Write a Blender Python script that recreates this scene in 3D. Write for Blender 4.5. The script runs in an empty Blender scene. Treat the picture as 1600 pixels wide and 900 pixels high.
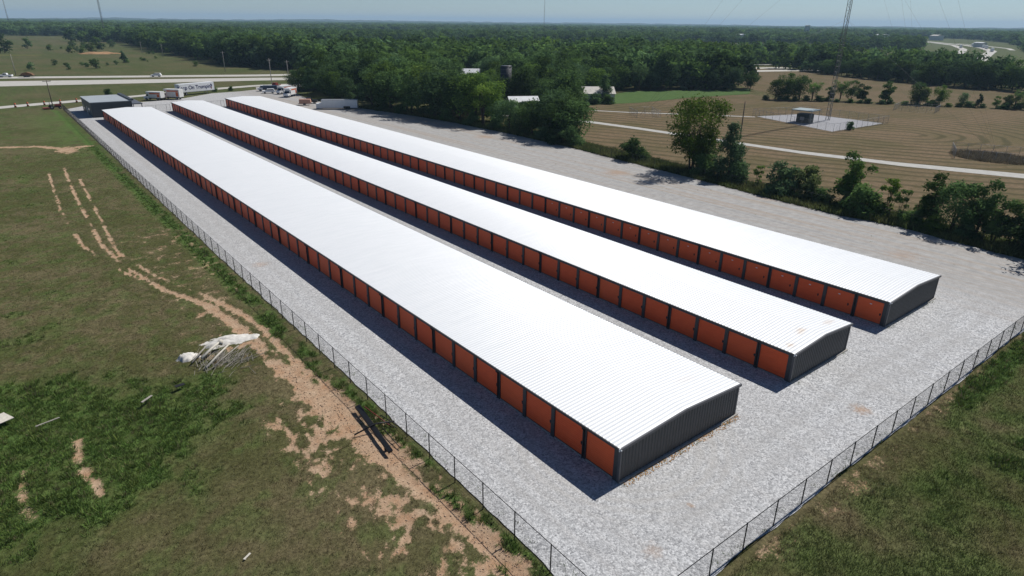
import bpy, bmesh, math, random
import numpy as np
from mathutils import Matrix, Vector

random.seed(7)
RNG = np.random.default_rng(7)
scene = bpy.context.scene
COL = scene.collection
rad = math.radians

# ------------------------------------------------------------------ camera
# world frame: X across the storage rows, Y along them, origin at the near corner of the nearest row
CAM = np.array([-25.40454746, -21.18540701, 26.31251187])
CX = np.array([0.78450238, -0.62005298, 0.00950391])
CU = np.array([0.22927042, 0.30424887, 0.92459056])
CF = np.array([0.57618668, 0.72316452, -0.38084377])
cam_data = bpy.data.cameras.new('camera')
cam = bpy.data.objects.new('camera', cam_data)
COL.objects.link(cam)
cam.matrix_world = Matrix(((CX[0], CU[0], -CF[0], CAM[0]), (CX[1], CU[1], -CF[1], CAM[1]),
                           (CX[2], CU[2], -CF[2], CAM[2]), (0, 0, 0, 1)))
cam_data.sensor_width = 36.0
cam_data.lens = 1008.13 * 36 / 1600
cam_data.clip_start = 0.5
cam_data.clip_end = 40000
scene.camera = cam

# ------------------------------------------------------------------ light
SUN_EL, SUN_AZ = rad(50.0), rad(3.0)          # azimuth measured from +X towards +Y
sdir = Vector((math.cos(SUN_EL) * math.cos(SUN_AZ), math.cos(SUN_EL) * math.sin(SUN_AZ), math.sin(SUN_EL)))
world = bpy.data.worlds.new('World')
scene.world = world
world.use_nodes = True
wn = world.node_tree.nodes
wl = world.node_tree.links
wn.clear()
wo = wn.new('ShaderNodeOutputWorld')
bg = wn.new('ShaderNodeBackground')
sky = wn.new('ShaderNodeTexSky')
sky.sky_type = 'NISHITA'
sky.sun_disc = False
sky.sun_elevation = SUN_EL
sky.sun_rotation = rad(87.0)
sky.altitude = 2500
sky.air_density = 1.0
sky.dust_density = 0.1
sky.ozone_density = 4.0
bg.inputs['Strength'].default_value = 0.066
wl.new(sky.outputs[0], bg.inputs['Color'])
wl.new(bg.outputs[0], wo.inputs['Surface'])
sun_data = bpy.data.lights.new('sun', 'SUN')
sun_data.energy = 5.0
sun_data.angle = rad(0.53)
sun_data.color = (1.0, 0.965, 0.91)
sun = bpy.data.objects.new('sun', sun_data)
COL.objects.link(sun)
sun.rotation_euler = sdir.to_track_quat('Z', 'Y').to_euler()
sun.location = (60, 0, 120)

scene.view_settings.view_transform = 'Standard'
scene.view_settings.look = 'None'
scene.view_settings.exposure = 0.0
scene.view_settings.gamma = 1.0
scene.view_settings.use_curve_mapping = False
scene.cycles.max_bounces = 5
scene.cycles.diffuse_bounces = 3
scene.cycles.glossy_bounces = 2
scene.cycles.transmission_bounces = 3
scene.cycles.volume_bounces = 0
scene.cycles.use_denoising = True
scene.cycles.sample_clamp_indirect = 4.0

# ------------------------------------------------------------------ noise and masks (numpy)
_T = RNG.random((8, 256, 256))
def vnoise(x, y, s=0):
    t = _T[s % 8]
    x = np.asarray(x, float) + 37.3 * s
    y = np.asarray(y, float) + 11.7 * s
    xi = np.floor(x).astype(int); yi = np.floor(y).astype(int)
    fx = x - xi; fy = y - yi
    fx = fx * fx * (3 - 2 * fx); fy = fy * fy * (3 - 2 * fy)
    a = t[xi % 256, yi % 256]; b = t[(xi + 1) % 256, yi % 256]
    c = t[xi % 256, (yi + 1) % 256]; d = t[(xi + 1) % 256, (yi + 1) % 256]
    return (a * (1 - fx) + b * fx) * (1 - fy) + (c * (1 - fx) + d * fx) * fy
def fbm(x, y, s=0, o=4):
    v = 0; a = 0.5; n = 0
    for k in range(o):
        v = v + a * vnoise(x, y, s + k); n += a
        x = x * 2.03; y = y * 2.03; a *= 0.55
    return v / n
def sstep(a, b, x):
    t = np.clip((x - a) / (b - a), 0, 1)
    return t * t * (3 - 2 * t)
def inpoly(x, y, poly):
    x = np.asarray(x); y = np.asarray(y)
    r = np.zeros(x.shape, bool)
    n = len(poly)
    for i in range(n):
        x1, y1 = poly[i]; x2, y2 = poly[(i + 1) % n]
        if y1 == y2: continue
        c = ((y1 > y) != (y2 > y)) & (x < (x2 - x1) * (y - y1) / (y2 - y1) + x1)
        r ^= c
    return r
def dpoly(x, y, pts):
    d = np.full(np.shape(x), 1e9)
    for (x1, y1), (x2, y2) in zip(pts[:-1], pts[1:]):
        dx, dy = x2 - x1, y2 - y1
        t = np.clip(((x - x1) * dx + (y - y1) * dy) / (dx * dx + dy * dy), 0, 1)
        d = np.minimum(d, np.hypot(x - x1 - t * dx, y - y1 - t * dy))
    return d
def in_view(x, y, z=0.0, m=0.12):
    dx = x - CAM[0]; dy = y - CAM[1]; dz = z - CAM[2]
    w = dx * CF[0] + dy * CF[1] + dz * CF[2]
    u = (dx * CX[0] + dy * CX[1] + dz * CX[2]) / np.maximum(w, .1) * 1008.13 / 800
    v = (dx * CU[0] + dy * CU[1] + dz * CU[2]) / np.maximum(w, .1) * 1008.13 / 450
    return (w > 1) & (abs(u) < 1 + m) & (abs(v) < 1 + m * 1.6)

# ------------------------------------------------------------------ mesh helpers
def np_mesh(name, V, F, attrs=None, smooth=False):
    V = np.asarray(V, np.float32); F = np.asarray(F, np.int32)
    me = bpy.data.meshes.new(name)
    k = F.shape[1]
    me.vertices.add(len(V)); me.vertices.foreach_set('co', V.ravel())
    me.loops.add(F.size); me.loops.foreach_set('vertex_index', F.ravel())
    me.polygons.add(len(F)); me.polygons.foreach_set('loop_start', np.arange(0, F.size, k, dtype=np.int32))
    if smooth: me.polygons.foreach_set('use_smooth', np.ones(len(F), bool))
    for an, (dom, typ, dat) in (attrs or {}).items():
        a = me.attributes.new(an, typ, dom)
        a.data.foreach_set('color' if 'COLOR' in typ else 'value', np.asarray(dat, np.float32).ravel())
    me.update(calc_edges=True)
    return me

class MB:
    """collects simple shapes into one mesh"""
    def __init__(s): s.v = []; s.f = []; s.m = []; s.sm = []
    def add(s, vs, fs, mi=0, sm=False):
        o = len(s.v); s.v += [tuple(p) for p in vs]
        for f in fs: s.f.append([i + o for i in f]); s.m.append(mi); s.sm.append(sm)
        return s
    def box(s, x0, x1, y0, y1, z0, z1, mi=0):
        vs = [(x, y, z) for z in (z0, z1) for y in (y0, y1) for x in (x0, x1)]
        return s.add(vs, [(0, 2, 3, 1), (4, 5, 7, 6), (0, 1, 5, 4), (2, 6, 7, 3), (0, 4, 6, 2), (1, 3, 7, 5)], mi)
    def prism(s, prof, y0, y1, mi=0, inset=0.0):
        """profile in XZ extruded along Y"""
        n = len(prof)
        vs = [(x, y0, z) for x, z in prof] + [(x, y1, z) for x, z in prof]
        fs = [tuple(range(n))[::-1] and tuple(range(n)), tuple(range(2 * n - 1, n - 1, -1))]
        fs += [(i, i + n, (i + 1) % n + n, (i + 1) % n) for i in range(n)]
        return s.add(vs, fs, mi)
    def tube(s, pts, rads, n=6, mi=0, cap=True):
        pts = [Vector(p) for p in pts]
        if not hasattr(rads, '__len__'): rads = [rads] * len(pts)
        vs = []
        for i, p in enumerate(pts):
            d = (pts[min(i + 1, len(pts) - 1)] - pts[max(i - 1, 0)]).normalized()
            a = d.cross(Vector((0, 0, 1)) if abs(d.z) < .9 else Vector((1, 0, 0))).normalized()
            b = d.cross(a)
            for k in range(n):
                t = 2 * math.pi * k / n
                vs.append(p + (a * math.cos(t) + b * math.sin(t)) * rads[i])
        fs = []
        for i in range(len(pts) - 1):
            for k in range(n):
                k2 = (k + 1) % n
                fs.append((i * n + k, (i + 1) * n + k, (i + 1) * n + k2, i * n + k2))
        if cap:
            fs.append(tuple(range(n))); fs.append(tuple(range(len(pts) * n - 1, (len(pts) - 1) * n - 1, -1)))
        return s.add(vs, fs, mi, True)
    def wheel(s, x, y, z, r, w, mi=0, n=14):
        vs = []
        for yy, rr in ((y - w / 2, r * .86), (y - w * .35, r), (y + w * .35, r), (y + w / 2, r * .86)):
            vs += [(x + rr * math.cos(2 * math.pi * k / n), yy, z + rr * math.sin(2 * math.pi * k / n)) for k in range(n)]
        fs = [(j * n + k, j * n + (k + 1) % n, (j + 1) * n + (k + 1) % n, (j + 1) * n + k) for j in range(3) for k in range(n)]
        fs += [tuple(range(n))[::-1], tuple(range(3 * n, 4 * n))]
        return s.add(vs, fs, mi)
    def mesh(s, name):
        me = bpy.data.meshes.new(name)
        me.from_pydata(s.v, [], s.f)
        me.polygons.foreach_set('material_index', s.m)
        me.polygons.foreach_set('use_smooth', s.sm)
        bm = bmesh.new(); bm.from_mesh(me)
        bmesh.ops.recalc_face_normals(bm, faces=bm.faces)
        bm.to_mesh(me); bm.free()
        return me
def link(name, me, mats, parent=None, loc=None, rotz=None, scale=None):
    o = bpy.data.objects.new(name, me)
    COL.objects.link(o)
    if me is not None and mats is not None and len(me.materials) == 0:
        for m in (mats if isinstance(mats, (list, tuple)) else [mats]): me.materials.append(m)
    if parent is not None: o.parent = parent
    if loc is not None: o.location = loc
    if rotz is not None: o.rotation_euler = (0, 0, rotz)
    if scale is not None: o.scale = scale if hasattr(scale, '__len__') else (scale,) * 3
    return o
def tag(o, label=None, cat=None, group=None, kind=None):
    if label: o['label'] = label
    if cat: o['category'] = cat
    if group: o['group'] = group
    if kind: o['kind'] = kind
    return o
def thing(name, label, cat, loc=(0, 0, 0), rotz=0.0, group=None):
    return tag(link(name, None, None, loc=loc, rotz=rotz), label, cat, group)

# ------------------------------------------------------------------ materials
def new_mat(name):
    m = bpy.data.materials.new(name); m.use_nodes = True
    nt = m.node_tree
    b = nt.nodes['Principled BSDF']
    return m, nt, nt.nodes, nt.links, b
def N(ns, typ, **kw):
    n = ns.new(typ)
    for k, v in kw.items():
        if k in n.inputs: n.inputs[k].default_value = v
        else: setattr(n, k, v)
    return n
def mixc(nt, fac, a, b, blend='MIX'):
    n = nt.nodes.new('ShaderNodeMix'); n.data_type = 'RGBA'; n.blend_type = blend
    for sock, val in ((n.inputs[0], fac), (n.inputs[6], a), (n.inputs[7], b)):
        if hasattr(val, 'node'): nt.links.new(val, sock)
        elif hasattr(val, '__len__'): sock.default_value = (*val[:3], 1)
        else: sock.default_value = val
    return n.outputs[2]
def math_n(nt, op, a, b=None, c=None):
    n = nt.nodes.new('ShaderNodeMath'); n.operation = op
    for i, v in enumerate((a, b, c)):
        if v is None: continue
        if hasattr(v, 'node'): nt.links.new(v, n.inputs[i])
        else: n.inputs[i].default_value = v
    return n.outputs[0]
def ramp(nt, fac, stops):
    n = nt.nodes.new('ShaderNodeValToRGB')
    e = n.color_ramp.elements
    while len(e) < len(stops): e.new(0.5)
    for el, (p, c) in zip(e, stops):
        el.position = p; el.color = (*c, 1) if hasattr(c, '__len__') else (c, c, c, 1)
    nt.links.new(fac, n.inputs[0])
    return n.outputs[0]
def noise(nt, vec, scale, detail=4, rough=.6):
    n = nt.nodes.new('ShaderNodeTexNoise')
    n.inputs['Scale'].default_value = scale; n.inputs['Detail'].default_value = detail; n.inputs['Roughness'].default_value = rough
    if vec is not None: nt.links.new(vec, n.inputs['Vector'])
    return n.outputs[0]
def coords(nt, scale=None):
    t = nt.nodes.new('ShaderNodeTexCoord').outputs['Object']
    if scale is None: return t
    mp = nt.nodes.new('ShaderNodeMapping'); mp.inputs['Scale'].default_value = scale
    nt.links.new(t, mp.inputs[0])
    return mp.outputs[0]
def bump(nt, b, h, strength=.3, dist=.02):
    n = nt.nodes.new('ShaderNodeBump'); n.inputs['Strength'].default_value = strength; n.inputs['Distance'].default_value = dist
    nt.links.new(h, n.inputs['Height']); nt.links.new(n.outputs[0], b.inputs['Normal'])
def plain(name, col, rough=.6, metal=0.0, var=.18, scale=3.0, spec=.4, bmp=0.0):
    """painted / raw surface with uneven tone"""
    m, nt, ns, ls, b = new_mat(name)
    v = coords(nt)
    n1 = noise(nt, v, scale, 5, .65)
    lo = [max(0, c * (1 - var)) for c in col]; hi = [min(1, c * (1 + var)) for c in col]
    ls.new(ramp(nt, n1, [(.3, lo), (.7, hi)]), b.inputs['Base Color'])
    b.inputs['Roughness'].default_value = rough; b.inputs['Metallic'].default_value = metal
    b.inputs['Specular IOR Level'].default_value = spec
    if bmp: bump(nt, b, noise(nt, v, scale * 6, 3), bmp, .02)
    return m
M = {}
M['dark_metal'] = plain('charcoal_painted_steel', (.052, .055, .060), .5, .0, .15, 1.5)
M['trim'] = plain('grey_trim_steel', (.10, .10, .108), .42, .0, .15, 1.0)
M['downspout'] = plain('dark_downspout_paint', (.022, .023, .025), .45)
M['black'] = plain('black_vinyl_coating', (.012, .012, .013), .5)
M['white'] = plain('white_enamel', (.74, .75, .76), .4, 0, .06, .8)
M['offwhite'] = plain('dusty_white_paint', (.60, .60, .58), .5, 0, .12, .6)
M['glass'] = plain('dark_window_glass', (.012, .016, .02), .12, 0, .1, 1, .8)
M['tyre'] = plain('tyre_rubber', (.016, .016, .017), .8)
M['chrome'] = plain('wheel_metal', (.45, .45, .46), .35, .7)
M['orange'] = plain('orange_stripe_paint', (.50, .10, .02), .5)
M['wood_pole'] = plain('weathered_pole_wood', (.11, .085, .065), .85, 0, .3, 4)
M['pale_pole'] = plain('bleached_pole_wood', (.30, .28, .25), .8, 0, .2, 4)
M['galv'] = plain('galvanised_steel', (.30, .31, .32), .5, .6, .15, 2)
M['mast'] = plain('mast_steel', (.16, .165, .17), .6, .3, .2, 1)
M['concrete'] = plain('concrete', (.42, .40, .37), .85, 0, .18, .8, .2, .2)
M['slab'] = plain('slab_concrete', (.36, .34, .31), .9, 0, .25, 2, .2, .2)
M['bark'] = plain('bark', (.085, .070, .055), .95, 0, .35, 5, .1)
M['deadwood'] = plain('grey_dead_wood', (.27, .25, .22), .9, 0, .3, 6, .1)
M['palewood'] = plain('bleached_log', (.50, .47, .41), .85, 0, .2, 5, .1)
M['red'] = plain('faded_red_paint', (.22, .035, .025), .5)
M['blue'] = plain('dark_blue_paint', (.025, .05, .09), .35)
M['navy'] = plain('navy_lettering', (.02, .025, .10), .5)
M['load'] = plain('brown_timber_load', (.16, .085, .04), .9, 0, .35, 2)
M['hub'] = plain('grey_hub', (.35, .35, .36), .5, .3)

def door_mat():
    m, nt, ns, ls, b = new_mat('rust_orange_door_enamel')
    v = coords(nt)
    oi = ns.new('ShaderNodeObjectInfo')
    n = noise(nt, coords(nt, (1.0, 1.0, 3.0)), 1.3, 4)
    c = ramp(nt, n, [(.3, (.80, .092, .016)), (.7, (.88, .120, .024))])
    c2 = mixc(nt, math_n(nt, 'MULTIPLY', oi.outputs['Random'], .6), c, (.82, .15, .042))
    ls.new(c2, b.inputs['Base Color']); b.inputs['Roughness'].default_value = .5
    return m
M['door'] = door_mat()

def roof_mat(name, stains):
    m, nt, ns, ls, b = new_mat(name)
    v = coords(nt)
    n1 = noise(nt, coords(nt, (.25, 1.6, 1)), 1.0, 4, .6)
    n2 = noise(nt, v, .35, 3)
    c = ramp(nt, n1, [(.2, (.68, .70, .715)), (.8, (.765, .775, .785))])
    c = mixc(nt, math_n(nt, 'MULTIPLY', n2, .12), c, (.66, .69, .72))
    sep = ns.new('ShaderNodeSeparateXYZ'); ls.new(v, sep.inputs[0])
    for (sx, sy, rx, ry, amt) in stains:
        dx = math_n(nt, 'DIVIDE', math_n(nt, 'SUBTRACT', sep.outputs[0], sx), rx)
        dy = math_n(nt, 'DIVIDE', math_n(nt, 'SUBTRACT', sep.outputs[1], sy), ry)
        d = math_n(nt, 'SQRT', math_n(nt, 'ADD', math_n(nt, 'MULTIPLY', dx, dx), math_n(nt, 'MULTIPLY', dy, dy)))
        d = math_n(nt, 'ADD', d, math_n(nt, 'MULTIPLY_ADD', noise(nt, v, 2.2, 5, .7), 1.4, -.7))
        f = nt.nodes.new('ShaderNodeMapRange'); f.interpolation_type = 'SMOOTHSTEP'
        f.inputs[1].default_value = 1.0; f.inputs[2].default_value = 0.25; f.inputs[3].default_value = 0; f.inputs[4].default_value = amt
        ls.new(d, f.inputs[0])
        c = mixc(nt, f.outputs[0], c, (.50, .36, .24))
    ls.new(c, b.inputs['Base Color'])
    b.inputs['Roughness'].default_value = .42; b.inputs['Specular IOR Level'].default_value = .45
    return m

def gravel_mat():
    m, nt, ns, ls, b = new_mat('crushed_limestone_gravel')
    v = coords(nt)
    sep = ns.new('ShaderNodeSeparateXYZ'); ls.new(v, sep.inputs[0])
    vo = ns.new('ShaderNodeTexVoronoi'); vo.inputs['Scale'].default_value = 8.5; ls.new(v, vo.inputs['Vector'])
    sp = ns.new('ShaderNodeSeparateXYZ'); ls.new(vo.outputs['Color'], sp.inputs[0])
    vo2 = ns.new('ShaderNodeTexVoronoi'); vo2.inputs['Scale'].default_value = 17; ls.new(v, vo2.inputs['Vector'])
    sp2 = ns.new('ShaderNodeSeparateXYZ'); ls.new(vo2.outputs['Color'], sp2.inputs[0])
    st = math_n(nt, 'MULTIPLY_ADD', sp2.outputs[0], .4, math_n(nt, 'MULTIPLY', sp.outputs[0], .6))
    big = noise(nt, v, .11, 5, .6)
    mid = noise(nt, v, .9, 4, .6)
    c = ramp(nt, st, [(.12, (.20, .205, .215)), (.45, (.40, .405, .415)), (.85, (.66, .665, .67))])
    # finer, dustier surface where it has been driven smooth
    fine = ramp(nt, mid, [(.3, (.285, .28, .272)), (.7, (.40, .393, .383))])
    trk = noise(nt, coords(nt, (.55, .018, 1)), 1.0, 4, .6)
    f1 = nt.nodes.new('ShaderNodeMapRange'); f1.inputs[1].default_value = .36; f1.inputs[2].default_value = .62
    ls.new(math_n(nt, 'MULTIPLY_ADD', big, .6, math_n(nt, 'MULTIPLY', trk, .45)), f1.inputs[0])
    # lot beyond the third row and the far lanes are worn finer
    fx = nt.nodes.new('ShaderNodeMapRange'); fx.inputs[1].default_value = 44; fx.inputs[2].default_value = 56
    ls.new(sep.outputs[0], fx.inputs[0])
    fy = nt.nodes.new('ShaderNodeMapRange'); fy.inputs[1].default_value = 18; fy.inputs[2].default_value = 70
    ls.new(sep.outputs[1], fy.inputs[0])
    worn = math_n(nt, 'MAXIMUM', math_n(nt, 'MULTIPLY', fx.outputs[0], .95), math_n(nt, 'MULTIPLY', fy.outputs[0], .5))
    fac = math_n(nt, 'MINIMUM', 1.0, math_n(nt, 'MAXIMUM', math_n(nt, 'MULTIPLY', f1.outputs[0], .35), worn))
    c = mixc(nt, fac, c, fine)
    # wheel lanes pressed into the loose stone
    lanes = None
    for axis, pos, a0, a1 in ((0, -5.4, -8, 230), (0, -3.4, -8, 230), (0, 14.7, 2, 210), (0, 16.6, 2, 210), (0, 31.2, 2, 210), (0, 33.2, 2, 210), (1, -3.2, 2, 66), (1, -5.1, -4, 66)):
        dv = math_n(nt, 'ABSOLUTE', math_n(nt, 'SUBTRACT', sep.outputs[axis], math_n(nt, 'MULTIPLY_ADD', noise(nt, v, .06, 2), 2.4, pos - 1.2)))
        mr = nt.nodes.new('ShaderNodeMapRange'); mr.inputs[1].default_value = .75; mr.inputs[2].default_value = .1; mr.inputs[4].default_value = .32
        ls.new(math_n(nt, 'ADD', dv, math_n(nt, 'MULTIPLY_ADD', mid, .9, -.45)), mr.inputs[0])
        mr2 = nt.nodes.new('ShaderNodeMapRange'); mr2.inputs[1].default_value = a0; mr2.inputs[2].default_value = a0 + 5
        ls.new(sep.outputs[1 - axis], mr2.inputs[0])
        q = math_n(nt, 'MULTIPLY', mr.outputs[0], mr2.outputs[0])
        lanes = q if lanes is None else math_n(nt, 'MAXIMUM', lanes, q)
    c = mixc(nt, lanes, c, (.33, .325, .32))
    # tan wheel streaks along the lot
    trk2 = noise(nt, coords(nt, (.9, .012, 1)), 1.0, 5, .65)
    f2 = nt.nodes.new('ShaderNodeMapRange'); f2.inputs[1].default_value = .46; f2.inputs[2].default_value = .66; f2.inputs[4].default_value = .65
    ls.new(trk2, f2.inputs[0])
    c = mixc(nt, math_n(nt, 'MULTIPLY', f2.outputs[0], math_n(nt, 'MAXIMUM', fx.outputs[0], .12)), c, (.31, .245, .185))
    f4 = nt.nodes.new('ShaderNodeMapRange'); f4.inputs[1].default_value = .44; f4.inputs[2].default_value = .30; f4.inputs[4].default_value = .4
    ls.new(trk2, f4.inputs[0])
    c = mixc(nt, math_n(nt, 'MULTIPLY', f4.outputs[0], fx.outputs[0]), c, (.19, .178, .165))
    # turning arcs at the corner of the near row
    ax = math_n(nt, 'SUBTRACT', sep.outputs[0], 3.5); ay = math_n(nt, 'SUBTRACT', sep.outputs[1], 3.0)
    dd = math_n(nt, 'SQRT', math_n(nt, 'ADD', math_n(nt, 'MULTIPLY', ax, ax), math_n(nt, 'MULTIPLY', ay, ay)))
    arc = math_n(nt, 'SINE', math_n(nt, 'MULTIPLY_ADD', dd, 7.0, math_n(nt, 'MULTIPLY', mid, 5)))
    env = nt.nodes.new('ShaderNodeMapRange'); env.inputs[1].default_value = 2.6; env.inputs[2].default_value = 0.4; env.inputs[4].default_value = .5
    ls.new(math_n(nt, 'ABSOLUTE', math_n(nt, 'SUBTRACT', dd, 6.2)), env.inputs[0])
    c = mixc(nt, math_n(nt, 'MULTIPLY', env.outputs[0], math_n(nt, 'MULTIPLY_ADD', arc, .4, .5)), c, (.40, .385, .365))
    # clay stains
    for (sx, sy, r, amt) in ((20.4, -5.4, .9, .6), (1.9, -4.1, .28, .55), (-2.6, -5.0, .7, .28), (8.0, -.35, .5, .4), (66, 62, 3.0, .5), (70, 110, 3.5, .4), (60, 8, 2.5, .3), (72, 34, 2.5, .4), (-4.5, 52, 1.2, .35)):
        dx = math_n(nt, 'SUBTRACT', sep.outputs[0], sx); dy = math_n(nt, 'SUBTRACT', sep.outputs[1], sy)
        d = math_n(nt, 'SQRT', math_n(nt, 'ADD', math_n(nt, 'MULTIPLY', dx, dx), math_n(nt, 'MULTIPLY', dy, dy)))
        d = math_n(nt, 'ADD', math_n(nt, 'DIVIDE', d, r), math_n(nt, 'MULTIPLY_ADD', noise(nt, v, 2.5, 5, .7), 2.4, -1.2))
        f = nt.nodes.new('ShaderNodeMapRange'); f.inputs[1].default_value = 1.0; f.inputs[2].default_value = .2; f.inputs[4].default_value = amt
        ls.new(d, f.inputs[0])
        c = mixc(nt, f.outputs[0], c, (.34, .20, .105))
    ls.new(c, b.inputs['Base Color'])
    b.inputs['Roughness'].default_value = .95; b.inputs['Specular IOR Level'].default_value = .15
    hb = math_n(nt, 'MULTIPLY_ADD', vo.outputs['Distance'], -1.0, math_n(nt, 'MULTIPLY', mid, .5))
    bump(nt, b, hb, .55, .05)
    return m
M['gravel'] = gravel_mat()

def ground_mat(name='field_soil_and_grass', rough_scale=1.0):
    m, nt, ns, ls, b = new_mat(name)
    v = coords(nt)
    a = ns.new('ShaderNodeAttribute'); a.attribute_name = 'col'
    n1 = noise(nt, v, 3.4, 7, .8)
    n2 = noise(nt, v, .35, 5, .65)
    k = math_n(nt, 'MULTIPLY_ADD', math_n(nt, 'POWER', n1, 1.6), 3.2, -.02)
    k2 = math_n(nt, 'MULTIPLY', k, math_n(nt, 'MULTIPLY_ADD', n2, .8, .6))
    cc = ns.new('ShaderNodeCombineColor')
    for i in range(3): ls.new(k2, cc.inputs[i])
    gr = mixc(nt, 1.0, a.outputs['Color'], cc.outputs[0], 'MULTIPLY')
    da = ns.new('ShaderNodeAttribute'); da.attribute_name = 'dirt'
    n3 = noise(nt, v, 5.5, 6, .75); n4 = noise(nt, v, .8, 4, .6)
    mr = ns.new('ShaderNodeMapRange'); mr.interpolation_type = 'SMOOTHSTEP'; mr.inputs[1].default_value = .30; mr.inputs[2].default_value = .78
    ls.new(math_n(nt, 'ADD', da.outputs['Fac'], math_n(nt, 'MULTIPLY_ADD', n3, 2.4, -1.2)), mr.inputs[0])
    clay = ramp(nt, n4, [(.3, (.37, .225, .135)), (.5, (.41, .28, .185)), (.72, (.46, .34, .235))])
    ck = ns.new('ShaderNodeCombineColor'); kk = math_n(nt, 'MULTIPLY_ADD', n1, 1.1, .42)
    for i in range(3): ls.new(kk, ck.inputs[i])
    clay = mixc(nt, 1.0, clay, ck.outputs[0], 'MULTIPLY')
    ls.new(mixc(nt, mr.outputs[0], gr, clay), b.inputs['Base Color'])
    b.inputs['Roughness'].default_value = 1.0; b.inputs['Specular IOR Level'].default_value = .05
    bump(nt, b, n1, .7, .14)
    return m
M['ground'] = ground_mat()

def blade_mat(name, trans=.25):
    m, nt, ns, ls, b = new_mat(name)
    a = ns.new('ShaderNodeAttribute'); a.attribute_name = 'col'
    d = ns.new('ShaderNodeBsdfDiffuse'); t = ns.new('ShaderNodeBsdfTranslucent'); mx = ns.new('ShaderNodeMixShader')
    ls.new(a.outputs['Color'], d.inputs[0]); ls.new(a.outputs['Color'], t.inputs[0])
    mx.inputs[0].default_value = trans
    ls.new(d.outputs[0], mx.inputs[1]); ls.new(t.outputs[0], mx.inputs[2])
    ls.new(mx.outputs[0], ns['Material Output'].inputs[0])
    return m
M['blade'] = blade_mat('grass_blades')

def leaf_mat(name, dark, light, trans=.38):
    m, nt, ns, ls, b = new_mat(name)
    a = ns.new('ShaderNodeAttribute'); a.attribute_name = 'tint'
    oi = ns.new('ShaderNodeObjectInfo')
    c = ramp(nt, a.outputs['Fac'], [(.05, dark), (.95, light)])
    hs = ns.new('ShaderNodeHueSaturation')
    ls.new(c, hs.inputs['Color'])
    ls.new(math_n(nt, 'MULTIPLY_ADD', oi.outputs['Random'], .04, .500), hs.inputs['Hue'])
    ls.new(math_n(nt, 'MULTIPLY_ADD', oi.outputs['Random'], -.3, 1.02), hs.inputs['Saturation'])
    w = ns.new('ShaderNodeTexWhiteNoise'); w.noise_dimensions = '1D'
    ls.new(math_n(nt, 'MULTIPLY', oi.outputs['Random'], 91.7), w.inputs['W'])
    ln = ns.new('ShaderNodeTexNoise'); ln.inputs['Scale'].default_value = .022; ln.inputs['Detail'].default_value = 3
    ls.new(oi.outputs['Location'], ln.inputs['Vector'])
    ls.new(math_n(nt, 'MULTIPLY', math_n(nt, 'MULTIPLY_ADD', w.outputs['Value'], .85, .58), math_n(nt, 'MULTIPLY_ADD', ln.outputs[0], 1.3, .4)), hs.inputs['Value'])
    d = ns.new('ShaderNodeBsdfDiffuse'); t = ns.new('ShaderNodeBsdfTranslucent'); mx = ns.new('ShaderNodeMixShader')
    ls.new(hs.outputs[0], d.inputs[0]); ls.new(hs.outputs[0], t.inputs[0])
    mx.inputs[0].default_value = trans
    ls.new(d.outputs[0], mx.inputs[1]); ls.new(t.outputs[0], mx.inputs[2])
    ls.new(mx.outputs[0], ns['Material Output'].inputs[0])
    return m
M['leaf'] = leaf_mat('broadleaf_foliage', (.036, .072, .016), (.125, .195, .042))
M['leaf_light'] = leaf_mat('pale_foliage', (.075, .135, .020), (.195, .280, .055))
M['leaf_cedar'] = leaf_mat('cedar_foliage', (.038, .074, .026), (.110, .165, .055))
M['leaf_yellow'] = leaf_mat('yellow_green_foliage', (.10, .125, .018), (.24, .25, .045))
# ------------------------------------------------------------------ the ground
YARD = [(-7.9, -8.0), (-7.6, 20), (-7.5, 60), (-7.3, 100), (-6.7, 150), (-6.5, 190), (-6.3, 226), (1.5, 235), (13.4, 234), (24, 236.5), (32, 240.5),
        (43.7, 251.7), (55, 254), (63, 258), (66, 268.5), (84, 268), (88, 262), (76, 256), (72, 246), (68.5, 225), (67, 208), (67, 199), (70.5, 178),
        (75, 155), (77, 137), (78, 109), (77.3, 85), (75.2, 64), (74.6, 55.7), (72.2, 34), (71.3, 22.6), (72.4, 14), (71.1, 5.4), (70.2, -2), (69.5, -8.55),
        (50, -8.4), (30, -8.25), (12, -8.1)]
T1 = [(-16.3, 127), (-17.3, 104), (-17.6, 90), (-17.9, 70), (-16.9, 59.5), (-15, 49.8), (-12.6, 43.6), (-11.5, 34.7), (-11.3, 27.5), (-11.2, 21.5), (-10.6, 14.8), (-10.0, 7.5), (-9.3, -.3), (-9.0, -8)]
T2 = [(-19, 124.7), (-19.7, 106), (-20.2, 88), (-19.8, 71.6), (-18.4, 62), (-16.5, 55)]
T3 = [(-15, 120.4), (-16.1, 89), (-16.8, 66.3), (-15, 55.6), (-12, 46), (-10.2, 38), (-9.9, 28), (-9.4, 18), (-9.3, 8)]
PATH = [(-60, 170), (-24.9, 159.5), (-18.2, 155.8), (-14.1, 149.5), (-9.0, 150.5)]
LUSH = [(-40, 40), (-29.4, 37.3), (-24.6, 34.9), (-18.7, 28.6), (-15.7, 27.4), (-16.6, 22.6), (-21.4, 16.6), (-25.3, 14.6), (-30.2, 13.5), (-40, 10)]
RUT1 = [(-25.7, 25.3), (-25.9, 22), (-25.3, 18)]
RUT2 = [(-28.8, 23.6), (-29.0, 20.5), (-28.6, 17.8)]

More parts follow.
